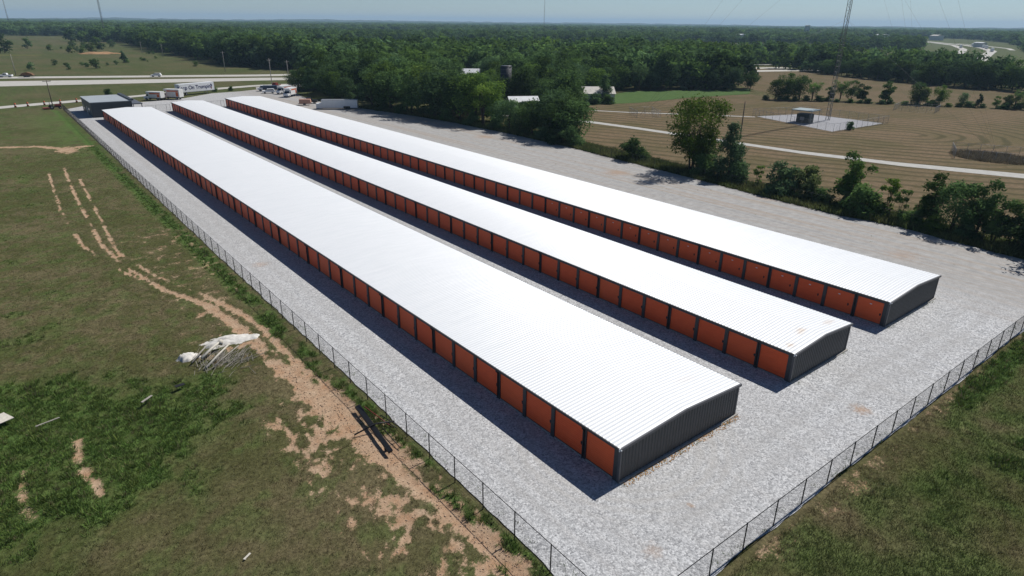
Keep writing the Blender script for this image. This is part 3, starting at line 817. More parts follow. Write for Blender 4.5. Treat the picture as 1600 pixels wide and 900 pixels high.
def kind(key, seed, H, R, zb, lobes, leaves, leaf, shape, mat, r0=.2, stems=1, lobe_r=.38):
    me, C, lr = crown('crown', seed, H, R, zb, lobes, leaves, leaf, shape, M[mat], lobe_r, .35 if key.startswith('far') else .55)
    TREES[key] = (me, trunk('trunk', C, H, zb, r0, seed, stems), H, R)
kind('oak', 11, 12, 5.2, 2.2, 26, 3600, .34, 'round', 'leaf', .24)
kind('oak2', 12, 13, 4.6, 2.5, 24, 3400, .34, 'tall', 'leaf', .24)
kind('oak3', 13, 11, 5.6, 1.6, 28, 3600, .34, 'round', 'leaf', .22, 2)
kind('ash', 14, 12, 4.6, 2.6, 22, 2700, .32, 'vase', 'leaf_light', .2, 3, .34)
kind('elm', 15, 12.9, 6.0, 1.6, 46, 9500, .25, 'vase', 'leaf_light', .2, 4, .30)
kind('cedar', 16, 9.8, 4.0, .3, 40, 6500, .25, 'cone', 'leaf_cedar', .18, 1, .34)
kind('bush', 17, 4.4, 2.8, .1, 18, 3200, .24, 'shrub', 'leaf_cedar', .10, 3, .42)
kind('bush_green', 18, 3.6, 2.5, .1, 16, 2600, .22, 'shrub', 'leaf', .08, 3, .42)
kind('bush_yellow', 19, 4.2, 2.3, .2, 16, 2400, .22, 'shrub', 'leaf_yellow', .08, 3, .40)
kind('sapling', 20, 6.4, 2.6, 1.1, 20, 3000, .22, 'vase', 'leaf', .09, 3, .32)
kind('thin', 21, 6.0, 1.8, .5, 14, 1100, .22, 'vase', 'leaf_light', .07, 3, .30)
kind('far_tree', 22, 12, 5.4, .8, 13, 420, .95, 'round', 'leaf', .22, 1, .44)
kind('far_tree2', 23, 13, 4.4, .8, 12, 380, .95, 'tall', 'leaf', .22, 1, .44)
kind('far_cedar', 24, 10, 3.2, .3, 12, 330, .8, 'cone', 'leaf_cedar', .2, 1, .44)
def tree(key, x, y, H, label, cat='tree', group=None, wide=1.0, name=None, rot=None):
    cm, tm, H0, R0 = TREES[key]
    s = H / H0
    t = thing(name or {'cedar': 'cedar_tree', 'far_cedar': 'cedar_tree', 'bush': 'bush', 'bush_green': 'bush', 'bush_yellow': 'bush'}.get(key, 'tree'), label, cat,
              (x, y, float(gz(np.array(x), np.array(y)))), random.uniform(0, 6.28) if rot is None else rot, group)
    t.scale = (s * wide, s * wide, s)
    link('trunk', tm, None, t); c = link('crown', cm, None, t)
    return t
# dense row along the far side of the lot
GR = 'trees in the dense row along the lot'
row = [(74.5, 179, 12, 'oak2'), (77, 174, 13.5, 'oak'), (75.5, 168, 11.5, 'oak3'), (78.5, 163, 13, 'oak2'), (76.8, 157, 12.5, 'oak'), (80, 152, 13.5, 'ash'), (78.5, 146.5, 12.5, 'oak3'),
       (80.5, 141, 13.5, 'oak'), (79.8, 135.5, 12.5, 'oak2'), (81.5, 130.5, 13, 'oak3'), (80.5, 125, 11.5, 'ash'), (82, 120, 12.5, 'oak'), (81, 114.5, 11, 'oak3'), (82.3, 109.5, 10.5, 'oak2'),
       (80.6, 104.5, 10.5, 'oak'), (82.5, 100, 9.8, 'oak3'), (80.8, 95.5, 9.6, 'oak'), (83.6, 92, 9.2, 'oak3')]
row2 = [(83, 185, 14, 'oak'), (87, 176, 14.5, 'oak2'), (85, 167, 14, 'oak3'), (88, 158, 14, 'ash'), (87.5, 149, 13.5, 'oak'), (89, 141, 13, 'oak2'), (88.5, 132, 12, 'oak3'), (90, 123, 11.5, 'oak'), (89, 114.5, 10.5, 'oak2'), (89.5, 106, 10, 'oak3'), (88, 98.5, 9.5, 'oak')]
ORD = 'first second third fourth fifth sixth seventh eighth ninth tenth eleventh twelfth thirteenth fourteenth fifteenth sixteenth seventeenth eighteenth nineteenth twentieth'.split()
ORD += ['twenty-' + o for o in ORD[:9]] + ['thirtieth']
SIGHT = [(152, 234, 5.0, 4.5), (109, 143, 3.6, 5), (149, 150, 3.8, 6), (131, 180, 1.5, 2.8)]
def low(x, y, h):
    """tree tops stay under the sight lines on which the photograph shows farm roofs"""
    for sx, sy, sz, hw_ in SIGHT:
        d = np.array([sx - CAM[0], sy - CAM[1]]); L = np.linalg.norm(d); d = d / L
        a = (x - CAM[0]) * d[0] + (y - CAM[1]) * d[1]; c = abs((x - CAM[0]) * d[1] - (y - CAM[1]) * d[0])
        zr = CAM[2] + (sz - CAM[2]) * a / L
        k = (a > 40) & (a < L + 6) & (c < hw_ * a / L + 2.5)
        h = np.where(k, np.minimum(h, np.maximum(zr - .3, 1.5)), h)
    return h
for i, (x, y, h, k) in enumerate(row): tree(k, x, y, float(low(x, y, h)), 'front tree of the dense row along the lot, %s counting from the white trailer' % ORD[i], group=GR, wide=1.12)
for i, (x, y, h, k) in enumerate(row2): tree(k, x, y, float(low(x, y, h)), 'second-line tree of the dense row along the lot, %s counting from the white trailer' % ORD[i], group=GR + ', second line', wide=1.12)
for i, (x, y, h, k) in enumerate([(79, 88.5, 4.5, 'bush'), (77.5, 92.5, 3.2, 'bush_green'), (79, 99, 3.0, 'bush_green'), (78.8, 107, 3.4, 'bush'), (79.3, 118, 3.2, 'bush_green'), (78.6, 128, 3.4, 'bush'), (77.3, 139, 3.4, 'bush_green'), (77, 150, 3.2, 'bush'), (74.4, 160, 3.0, 'bush_green'), (73, 170, 3.2, 'bush')]):
    tree(k, x, y, h, 'low bush at the foot of the dense tree row, %s from its right end' % ORD[i], 'bush', 'undergrowth bushes', 1.1)
tree('bush', 78.2, 68.6, 4.5, 'round dark bush standing alone on the lot edge', 'bush', None, 1.15)
tree('elm', 79.0, 54.6, 13.0, 'tall pale green tree with an open spreading crown beside the dark cedar', rot=.8)
tree('oak3', 80.5, 53.0, 7.0, 'low dark leafy tree under the tall pale one', wide=1.0)
tree('cedar', 79.4, 46.6, 10.0, 'dark conical cedar right of the tall pale tree')
tree('bush_green', 77.6, 50.5, 4.0, 'green bush between the tall pale tree and the cedar', 'bush')
tree('bush_green', 77.6, 43.2, 3.6, 'green bush at the right foot of the conical cedar', 'bush')
tree('bush', 76.4, 34.2, 5.2, 'dark rounded cedar bush left of the yellow-green bush', 'bush', None, 1.05)
tree('bush_yellow', 77.6, 30.3, 5.0, 'yellow-green bush on the lot edge', 'bush')
tree('thin', 77.5, 39.5, 3.6, 'thin scrubby sapling right of the conical cedar')
tree('sapling', 79.2, 24.4, 7.6, 'slender green tree with a flaring crown above the hedge', wide=1.1)
tree('bush_green', 76.0, 26.5, 2.4, 'low green bush right of the yellow-green one', 'bush', None, 1.2)
tree('bush_yellow', 77.6, 23.2, 3.0, 'small yellowish bush under the slender green tree', 'bush', None, .9)
tree('bush_green', 75.4, 20.4, 4.2, 'full bush right of the slender green tree', 'bush', None, 1.2)
tree('thin', 77.2, 17.4, 5.4, 'wispy sapling left of the small grove')
tree('thin', 75.8, 15.2, 4.4, 'shorter wispy sapling left of the small grove')
for i, (x, y, h, k) in enumerate([(76.5, 11.4, 7.0, 'sapling'), (75.4, 8.2, 6.8, 'oak3'), (76.8, 5.6, 7.2, 'sapling'), (74.6, 3.0, 6.2, 'sapling'), (76.4, .5, 6.0, 'ash')]):
    tree(k, x, y, h, 'slim tree in the grove at the right end of the lot, %s from left' % ORD[i], group='small grove')
tree('oak', 74.0, -4.2, 9.6, 'big dark tree at the right edge of the picture', wide=1.1)
tree('bush', 74, -.6, 4.6, 'dark bush below the big tree at the right edge', 'bush', None, 1.2)
for i, (x, y) in enumerate([(74.2, 13), (73.6, 9.4), (73.4, 5.8), (74.9, 18), (76, 28.4), (75.3, 31.5)]):
    tree('bush_green', x, y, random.uniform(1.6, 2.4), 'low shrub in the weedy lot edge, %s from the big right-hand tree' % ORD[[2, 1, 0, 3, 4, 5][i]], 'bush', 'low shrubs on the lot edge', 1.3)

for i, (x, y, h) in enumerate([(143.5, 144.5, 3.4), (147.5, 142.2, 3.0), (139.5, 147.5, 3.2)]):
    tree('bush_green', x, y, h, 'bush screening the tan roofed barn, %s from the left' % ORD[[1, 2, 0][i]], 'bush', 'bushes in front of the tan barn', 1.3)
# tree row between the two hay fields
GH = 'trees in the row between the hay fields'
for i, (x, y, h, k, w) in enumerate([(211.5, 116.5, 7.0, 'oak3', 1), (214.7, 113.4, 9.6, 'oak', 1.1), (217.5, 110, 8.6, 'oak3', 1), (220.5, 106.6, 6.6, 'ash', 1.1), (226.5, 102.6, 5.2, 'sapling', 1.2), (228.5, 100, 7.0, 'ash', 1),
                      (230, 96.4, 7.6, 'oak2', 1), (231.4, 93.4, 6.2, 'sapling', 1.2), (236.2, 86.6, 7.2, 'sapling', 1.2), (241.6, 78.4, 7.4, 'oak3', .9), (240.0, 76.6, 6.2, 'bush_yellow', 1), (244.6, 71.6, 7.0, 'oak', .9),
                      (248, 65.4, 4.6, 'oak3', .8), (249.6, 61, 5.6, 'far_cedar', .9), (252.2, 56.4, 4.2, 'oak2', .9), (253.6, 53.4, 4.6, 'bush_yellow', .9), (254.6, 51.6, 6.0, 'ash', .8), (256.4, 48.4, 4.6, 'oak3', 1), (262, 38, 5.5, 'oak', 1)]):
    tree(k, x, y, h, 'small tree in the row between the two hay fields, %s from the left' % ORD[i], group=GH, wide=w)
for i in range(26):
    f = i / 25
    tree('bush_green', 209.5 + 49 * f + random.uniform(-1, 1), 119 - 75 * f + random.uniform(-1, 1), random.uniform(1.2, 2.2), 'low bush under the tree row between the hay fields, %s from the left' % ORD[i], 'bush', 'bushes under the hay field tree row', 1.5)
# hedge beyond the second hay field
GB = 'trees of the dark hedge beyond the second hay field'
for i in range(30):
    f = i / 29
    px = np.interp(f, [0, .25, .5, .75, 1], [374, 360, 347, 336, 334]); py = np.interp(f, [0, .25, .5, .75, 1], [193, 166, 134, 108, 66])
    h = np.interp(f, [0, .2, .45, .62, .66, .75, 1], [6, 8, 10, 9, 6, 12, 12]) * random.uniform(.85, 1.12)
    tree(random.choice(['oak', 'oak3', 'oak2']), px + random.uniform(-2, 3), py + random.uniform(-2, 2), h, 'tree in the dark hedge beyond the second hay field, %s from the left' % ORD[i], group=GB, wide=1.05)
# farm trees around the green meadow
for x, y, h, k, lb in [(149.6, 146.6, 9.5, 'cedar', 'dark upright tree at the left end of the green meadow'), (193, 168.5, 10, 'ash', 'pale tree behind the left half of the green meadow'),
                       (222, 151.5, 8.5, 'oak', 'round dark tree right of the green meadow, left of a pair'), (230, 147.5, 9, 'oak3', 'broad dark tree at the right end of the green meadow'), (236.5, 143.4, 8, 'oak', 'dark tree on the far right of the meadow clump')]:
    tree(k, x, y, h, lb)
# left field beyond the highway
for i, (x, y, h, k) in enumerate([(-3.4, 651, 14, 'far_tree'), (16.8, 740, 11, 'far_tree2'), (51.2, 475, 8.6, 'far_cedar'), (29.1, 424, 5, 'far_tree'), (-.9, 429, 4, 'far_tree'), (12.6, 466, 3.4, 'far_tree'), (39, 631, 6, 'far_tree'), (45.1, 615, 5, 'far_tree'),
                                  (54.4, 636, 7.5, 'far_tree'), (52.5, 742, 6.4, 'far_tree'), (61.3, 738, 5.5, 'far_tree'), (76.7, 787, 9, 'far_tree'), (84.7, 746, 7, 'far_tree'), (78.7, 416, 3.2, 'far_tree'), (104, 446, 5, 'far_tree'), (14.9, 420, 2.6, 'far_tree'), (64.4, 493, 2.4, 'far_tree'), (43.6, 456, 2.6, 'far_tree'), (68, 690, 6, 'far_tree'), (30, 690, 5, 'far_tree')]):
    lb = {0: 'large bush tree at the left edge beyond the highway', 1: 'lone leaning tree in the pale field beyond the highway', 2: 'dark pointed cedar standing in the field beyond the highway'}.get(i, 'scattered shrub in the rough field beyond the highway')
    tree(k, x, y, h, lb, 'tree' if i < 3 else 'bush', None if i < 3 else 'shrubs in the rough field', 1.25 if i > 2 else 1, name=None if i < 3 else 'bush')
GW = 'tall trees at the front of the wood beyond the highway'
edge = [(112, 366), (105, 410), (102, 457), (103, 542), (105, 642)]
for i in range(18):
    f = i / 17
    x = np.interp(f, [0, .3, .5, .78, 1], [p[0] for p in edge]) + random.uniform(3, 8); y = np.interp(f, [0, .3, .5, .78, 1], [p[1] for p in edge]) + random.uniform(-3, 3)
    tree(['oak', 'oak2', 'oak3'][i % 3], float(x), float(y), random.uniform(14.5, 19), 'tall tree at the front of the wood beyond the highway, %s from the right' % ORD[i], group=GW, wide=1.05)
for i in range(30):
    bx, by, bs = random.choice([(60, 720, 14), (80, 750, 10), (45, 640, 9), (20, 440, 12), (70, 500, 20), (88, 600, 10), (40, 470, 16)])
    x, y = random.gauss(bx, bs * .5), random.gauss(by, bs)
    tree('far_tree', x, y, random.uniform(1.0, 2.6) * (1.8 if by > 600 else 1), 'scattered shrub in the rough field beyond the highway', 'bush', 'shrubs in the rough field', 1.5, name='bush')
for i, (x, y, h) in enumerate([(11.3, 267, 2.2), (47.1, 258.4, 1.8), (53, 258.6, 1.7)]):
    tree('bush_green', x, y, h, ['round bush behind the office by the frontage road', 'small bush right of the lettered trailer', 'second small bush right of the lettered trailer'][i], 'bush')

# woods: instanced trees that read as one mass
OPEN = [[(-900, -300), (72, -300), (72, 0), (86, 88), (92, 98), (95, 140), (92, 175), (88, 195), (74, 200), (70, 252), (92, 262), (104, 296), (128, 332), (112, 366), (102, 410), (100, 457), (102, 542), (102, 642), (114, 814), (124, 906), (5, 985), (-300, 1080), (-900, 900)],
        [(60, -300), (72, 0), (86, 88), (100, 112), (135, 146), (160, 158), (187, 171), (217, 158), (243, 151), (288, 200), (345, 224), (385, 236), (378, 192), (345, 120), (338, 87), (345, 60), (420, -300)],
        [(334, 240), (372, 258), (490, 297), (565, 334), (555, 404), (440, 333), (350, 266)],
        [(345, 60), (350, 75), (407, 124), (480, 190), (560, 238), (640, 243), (900, 335), (1140, 425), (1520, 640), (1800, 700), (1800, 590), (1510, 425), (1150, 296), (900, 225), (860, 190), (700, 80), (600, -100)],
        [(444, 206), (520, 199), (560, 224), (480, 226)]]
HOLES = [(150, 236, 9), (131, 180, 4), (109, 143, 9), (147, 151.5, 11)]
def wood_points():
    out = []
    for d0, d1, sp, hs, ws in ((90, 480, 6.6, 1.0, 1.0), (480, 1100, 9.5, 1.05, 1.1), (1100, 2400, 17, 1.05, 1.7), (2400, 7400, 50, 1.1, 4.2)):
        n = int(d1 / sp) + 2
        i, j = np.meshgrid(np.arange(-n, n + 1), np.arange(-n, n + 1))
        x = CAM[0] + (i.ravel() + RNG.random(i.size) * .85) * sp; y = CAM[1] + (j.ravel() + RNG.random(i.size) * .85) * sp
        d = np.hypot(x - CAM[0], y - CAM[1]); az = np.degrees(np.arctan2(x - CAM[0], y - CAM[1])) - 38.5
        k = (d >= d0) & (d < d1) & (abs(az) < 42)
        for p in OPEN: k &= ~inpoly(x, y, p)
        for hx, hy, hr in HOLES: k &= np.hypot(x - hx, y - hy) > hr
        # scattered clearings far off
        if d0 >= 480: k &= fbm(x * .0035, y * .0035, 6, 3) > .41
        x, y, d = x[k], y[k], d[k]
        H = (.66 + .72 * RNG.random(len(x)) ** 1.4) * hs * (.75 + .55 * fbm(x * .01, y * .01, 2, 3))
        H *= np.where((x < 200) & (y < 270), .86, 1.0) * (1 + .34 * sstep(250, 420, d)) * np.where((x > 330) & (d < 1500), .72, 1.0)
        H = H * np.where(RNG.random(len(x)) < .06, 1.14, 1.0)
        H = np.where(H > 1.2, 1.2 + (H - 1.2) * .35, H)
        H = low(x, y, H * 13) / 13
        W = H * ws * (.9 + .3 * RNG.random(len(x)))
        var = np.where(d < 300, RNG.integers(0, 3, len(x)), RNG.choice([3, 3, 3, 4, 4, 5], len(x)))
        out.append(np.stack([x, y, np.full(len(x), -.1), W, H, var, RNG.random(len(x)) * 6.28], 1))
    return np.concatenate(out)
WP = wood_points()
wme = bpy.data.meshes.new('woodland')
wme.vertices.add(len(WP)); wme.vertices.foreach_set('co', WP[:, :3].astype(np.float32).ravel())
for an, dat in (('tw', WP[:, 3]), ('th', WP[:, 4]), ('rotz', WP[:, 6])):
    a = wme.attributes.new(an, 'FLOAT', 'POINT'); a.data.foreach_set('value', dat.astype(np.float32))
a = wme.attributes.new('variant', 'INT', 'POINT'); a.data.foreach_set('value', WP[:, 5].astype(np.int32))
wood = tag(link('woodland', wme, None), 'dense dark green woodland filling the distance to the horizon', 'woodland', kind='stuff')
def crown_object(key):
    for o in COL.objects:
        if o.name.startswith('crown') and o.data == TREES[key][0]: return o
ng = bpy.data.node_groups.new('scatter_trees', 'GeometryNodeTree')
ng.interface.new_socket('Geometry', in_out='INPUT', socket_type='NodeSocketGeometry')
ng.interface.new_socket('Geometry', in_out='OUTPUT', socket_type='NodeSocketGeometry')
gi = ng.nodes.new('NodeGroupInput'); go = ng.nodes.new('NodeGroupOutput'); jn = ng.nodes.new('GeometryNodeJoinGeometry')
def attr(nm, typ):
    n = ng.nodes.new('GeometryNodeInputNamedAttribute'); n.data_type = typ; n.inputs['Name'].default_value = nm
    return n.outputs['Attribute']
cs = ng.nodes.new('ShaderNodeCombineXYZ'); cr = ng.nodes.new('ShaderNodeCombineXYZ')
tw = attr('tw', 'FLOAT')
ng.links.new(tw, cs.inputs[0]); ng.links.new(tw, cs.inputs[1]); ng.links.new(attr('th', 'FLOAT'), cs.inputs[2]); ng.links.new(attr('rotz', 'FLOAT'), cr.inputs[2])
va = attr('variant', 'INT')
for k, key in enumerate(('oak', 'oak2', 'oak3', 'far_tree', 'far_tree2', 'far_cedar')):
    oi = ng.nodes.new('GeometryNodeObjectInfo'); oi.transform_space = 'ORIGINAL'; oi.inputs['Object'].default_value = crown_object(key); oi.inputs['As Instance'].default_value = True
    ip = ng.nodes.new('GeometryNodeInstanceOnPoints')
    cp = ng.nodes.new('FunctionNodeCompare'); cp.data_type = 'INT'; cp.operation = 'EQUAL'
    ng.links.new(va, cp.inputs[2]); cp.inputs[3].default_value = k
    ng.links.new(gi.outputs[0], ip.inputs['Points']); ng.links.new(cp.outputs[0], ip.inputs['Selection']); ng.links.new(oi.outputs['Geometry'], ip.inputs['Instance'])
    ng.links.new(cr.outputs[0], ip.inputs['Rotation']); ng.links.new(cs.outputs[0], ip.inputs['Scale'])
    ng.links.new(ip.outputs[0], jn.inputs[0])
ng.links.new(jn.outputs[0], go.inputs[0])
md = wood.modifiers.new('scatter', 'NODES'); md.node_group = ng

# ------------------------------------------------------------------ grass and weeds
def tufts(name, x, y, h, blades, width, label, cat, spread=.12, colf=None, bright=1.0):
    n = len(x)
    z = gz(x, y) - .02
    col = (colf or gcol)(x, y)
    X = np.repeat(x, blades); Y = np.repeat(y, blades); Z = np.repeat(z, blades); Hh = np.repeat(h, blades) * (.55 + .75 * RNG.random(n * blades))
    an = RNG.random(n * blades) * 2 * np.pi; sp = spread * np.repeat(np.sqrt(h / .3), blades) * RNG.random(n * blades)
    bx, by = X + sp * np.cos(an), Y + sp * np.sin(an)
    ln = Hh * (.25 + .6 * RNG.random(n * blades)); fa = RNG.random(n * blades) * 2 * np.pi
    wv = width * np.repeat(np.sqrt(h / .3), blades) * (.6 + .8 * RNG.random(n * blades))
    V = np.empty((n * blades, 3, 3))
    V[:, 0] = np.stack([bx - wv * np.sin(fa), by + wv * np.cos(fa), Z], 1)
    V[:, 1] = np.stack([bx + wv * np.sin(fa), by - wv * np.cos(fa), Z], 1)
    V[:, 2] = np.stack([bx + ln * np.cos(an), by + ln * np.sin(an), Z + Hh], 1)
    c = np.repeat(col * (.55 + .9 * RNG.random((n, 1))), blades, 0) * (.7 + .6 * RNG.random((n * blades, 1))) * bright
    c = np.clip(c * (1 + .14 * (RNG.random((n * blades, 3)) - .5)), 0, .8)
    me = np_mesh(name, V.reshape(-1, 3), np.arange(n * blades * 3).reshape(-1, 3), {'col': ('FACE', 'FLOAT_COLOR', np.concatenate([c, np.ones((len(c), 1))], 1))})
    return tag(link(name, me, M['blade']), label, cat, kind='stuff')
def scatter(n, x0, x1, y0, y1, m=.15):
    # denser towards the camera
    x = x0 + (x1 - x0) * RNG.random(n); y = y0 + (y1 - y0) * RNG.random(n)
    d = np.hypot(x - CAM[0], y - CAM[1])
    k = in_view(x, y, 0, m) & (RNG.random(n) < np.clip(42 / d, 0, 1) ** 1.5)
    return x[k], y[k]
x, y = scatter(330000, -62, -8.1, -8, 150)
dm, lm, w1, w2, w3 = masks(x, y)
k = RNG.random(len(x)) < (1 - .93 * sstep(.15, .6, dm)) * (.35 + .65 * np.maximum(lm, w2))
x, y, lm, w2 = x[k], y[k], lm[k], w2[k]
# clods and stones lying on the bare clay
cx_, cy_ = scatter(60000, -22, -8.2, -6, 60)
kd = RNG.random(len(cx_)) < masks(cx_, cy_)[0] ** 2 * .5
cx_, cy_ = cx_[kd], cy_[kd]; n = len(cx_)
s = .02 + .07 * RNG.random(n) ** 3; cz = gz(cx_, cy_) - .06; an = RNG.random(n) * 6.28
OC = np.array([(1, 0, 0), (0, 1, 0), (-1, 0, 0), (0, -1, 0), (0, 0, .8), (0, 0, -.4)])
OF = np.array([(0, 1, 4), (1, 2, 4), (2, 3, 4), (3, 0, 4), (1, 0, 5), (2, 1, 5), (3, 2, 5), (0, 3, 5)])
CV = OC[None] * (s[:, None, None] * (.6 + .8 * RNG.random((n, 6, 1))))
CV = np.stack([CV[..., 0] * np.cos(an)[:, None] - CV[..., 1] * np.sin(an)[:, None] + cx_[:, None], CV[..., 0] * np.sin(an)[:, None] + CV[..., 1] * np.cos(an)[:, None] + cy_[:, None], CV[..., 2] + cz[:, None]], 2)
tag(link('clay_clods', np_mesh('clay_clods', CV.reshape(-1, 3), (OF[None] + 6 * np.arange(n)[:, None, None]).reshape(-1, 3)), plain('dry_clay_clod', (.40, .29, .20), .95, 0, .35, 3)), 'small clods and stones on the bare clay beside the left fence', 'clods', kind='stuff')
tufts('field_grass', x, y, .06 + .12 * w2 + .10 * lm, 5, .02, 'short dry mown grass of the field left of the fence', 'grass', .22, bright=1.45)
k = (lm > .45) & (RNG.random(len(lm)) < .55)
def weedcol(x, y):
    f = fbm(x * .7, y * .7, 5, 3)[:, None]
    g = (RNG.random(len(x)) < .14)[:, None]
    c = np.array([.085, .160, .036]) * (1 - f) + np.array([.165, .200, .060]) * f
    return np.where(g, np.array([.17, .145, .085]), c) * (.75 + .5 * fbm(x * 1.7, y * 1.7, 1, 2)[:, None])
tufts('tall_weeds', x[k], y[k], .12 + .50 * RNG.random(k.sum()) * lm[k] * fbm(x[k] * .8, y[k] * .8, 3, 3), 10, .026, 'tall green weeds in the rank patch and along the left fence', 'weeds', .2, weedcol)
x, y = scatter(150000, -7.5, 75, -30, -8.5)
dm, lm, w1, w2, w3 = masks(x, y)
k = RNG.random(len(x)) < (1 - .9 * sstep(.2, .6, dm)) * (.4 + .6 * np.maximum(lm, w2))
tufts('verge_grass', x[k], y[k], .06 + .11 * w2[k] + .12 * lm[k], 5, .02, 'rough olive grass outside the near fence', 'grass', .22, bright=1.45)
k = (lm > .6) & (RNG.random(len(lm)) < .12) & (x > 14)
tufts('verge_weeds', x[k], y[k], .15 + .3 * RNG.random(k.sum()), 9, .04, 'leafy weeds along the right end of the near fence', 'weeds', .2, weedcol)
# weedy edge of the lot below the tree line
n = 9000
y = -9 + 190 * RNG.random(n)
ex = np.interp(y, [-9, 5, 14, 23, 34, 56, 64, 85, 109, 137, 155, 178], [69.5, 71, 72.4, 71.3, 72.2, 74.6, 75.2, 77.3, 78, 77, 75, 70.5])
x = ex + .1 + 6.5 * RNG.random(n) ** 1.3
def edgecol(x, y):
    f = fbm(x * .25, y * .25, 3, 3)[:, None]; g = fbm(x * .9, y * .9, 1, 2)[:, None]
    return (np.array([.080, .125, .036]) * (1 - f) + np.array([.155, .155, .065]) * f) * (.7 + .6 * g)
tufts('edge_weeds', x, y, .45 + .9 * RNG.random(n) * fbm(x * .3, y * .3, 4, 2), 11, .05, 'strip of tall weeds between the lot and the hay field', 'weeds', .3, edgecol)
# ------------------------------------------------------------------ office
t = thing('office_building', 'dark flat-roofed office behind the far end of the first storage row', 'building', (-1.9, 200.5, 0))
link('wall', MB().box(0, 10.4, 0, 20, 0, 4.0).mesh('wall'), M['dark_metal'], t)
rf = link('roof', MB().box(-.15, 10.55, -.15, 20.15, 4.01, 4.19).mesh('roof'), plain('pale_membrane_roof', (.33, .36, .38), .6, 0, .1, .4), t)
link('parapet', MB().box(10.0, 10.9, -.3, 20.3, 4.2, 4.6).mesh('parapet'), M['dark_metal'], rf)
link('canopy', MB().box(10.56, 13.6, 3, 18, 2.7, 2.95).box(13.3, 13.5, 3.2, 3.4, 0, 2.69).box(13.3, 13.5, 17.6, 17.8, 0, 2.69).mesh('canopy'), M['trim'], t)
for yy in (4.0, 15.0):
    w = link('window', MB().box(-.06, -.005, yy, yy + 2.2, .9, 2.3).mesh('window'), M['trim'], t)
    link('pane', MB().box(-.08, -.061, yy + .1, yy + 2.1, 1.0, 2.2).mesh('pane'), plain('pale_window', (.25, .32, .34), .15), w)
d = link('door', MB().box(-.05, -.004, 9.5, 10.6, 0.02, 2.15).mesh('door'), M['offwhite'], t)
link('handle', MB().box(-.10, -.051, 10.35, 10.42, 1.0, 1.15).mesh('handle'), M['chrome'], d)

# ------------------------------------------------------------------ vehicles
def wheels(t, xs_, ys_, r, w=.26):
    for x in xs_:
        for y in ys_:
            k = link('wheel', MB().wheel(0, 0, 0, r, w).mesh('tyre'), M['tyre'], t, (x, y, r))
            link('rim', MB().wheel(0, 0, 0, r * .55, w + .02, n=10).mesh('rim'), M['hub'], k)
def box_truck(x, y, ang, label, group, body='white', stripe=True, L=7.2, H=3.1):
    t = thing('box_truck', label, 'truck', (x, y, 0), ang, group)
    link('cargo_box', MB().box(-L / 2, L / 2 - 2.0, -1.15, 1.15, .85, H).mesh('cargo_box'), M[body], t)
    link('attic', MB().prism([(L / 2 - 2.0, H - .75), (L / 2 - 1.2, H - .55), (L / 2 - 1.1, H - .02), (L / 2 - 2.0, H)], -1.13, 1.13).mesh('attic'), M[body], t)
    c = link('cab', MB().prism([(L / 2 - 1.98, .55), (L / 2, .55), (L / 2, 1.15), (L / 2 - .15, 1.28), (L / 2 - .85, 1.38), (L / 2 - 1.3, 2.15), (L / 2 - 1.98, 2.2)], -1.0, 1.0).mesh('cab'), M['white'], t)
    link('windscreen', MB().prism([(L / 2 - .86, 1.42), (L / 2 - .82, 1.42), (L / 2 - 1.25, 2.12), (L / 2 - 1.29, 2.12)], -.9, .9).mesh('windscreen'), M['glass'], c)
    for s in (-1, 1):
        link('side_window', MB().prism([(L / 2 - 1.85, 1.4), (L / 2 - .98, 1.4), (L / 2 - 1.35, 2.05), (L / 2 - 1.85, 2.05)], s * 1.001 - .012, s * 1.001 + .012).mesh('side_window'), M['glass'], c)
        link('headlight', MB().box(L / 2 - .01, L / 2 + .02, s * .75 - .15, s * .75 + .15, .85, 1.05).mesh('headlight'), M['white'], c)
        if stripe: link('stripe', MB().box(-L / 2 + .3, L / 2 - 2.4, s * 1.152 - .004, s * 1.152 + .004, H - .85, H - .4).mesh('stripe'), M['orange'], t)
        if stripe: link('panel', MB().box(-L / 2 + .4, -L / 2 + 1.4, s * 1.153 - .004, s * 1.153 + .004, 1.05, H - .95).mesh('panel'), M['orange'], t)
    link('chassis', MB().box(-L / 2 + .05, L / 2 - .1, -.8, .8, .5, .84).mesh('chassis'), M['black'], t)
    wheels(t, (L / 2 - 1.0, -L / 2 + 1.4), (-.92, .92), .42)
    return t
ax = math.atan2(.78, -.62)
GT = 'parked box trucks'
box_truck(21.6, 239.2, ax + .1, 'white and orange moving truck at the left end of the parked pair behind the rows', GT, 'offwhite', True, 6.6, 2.9)
box_truck(27.4, 238.6, ax + .05, 'taller moving truck parked left of the lettered trailer', GT, 'offwhite', True, 7.2, 3.5)
box_truck(66.2, 236, 3.6, 'pale box truck at the back of the pair by the trees', GT, 'white', True, 6.4, 3.0)
box_truck(64.3, 224.5, 3.9, 'pale box truck at the front of the pair by the trees', GT, 'white', True, 7.0, 3.2)
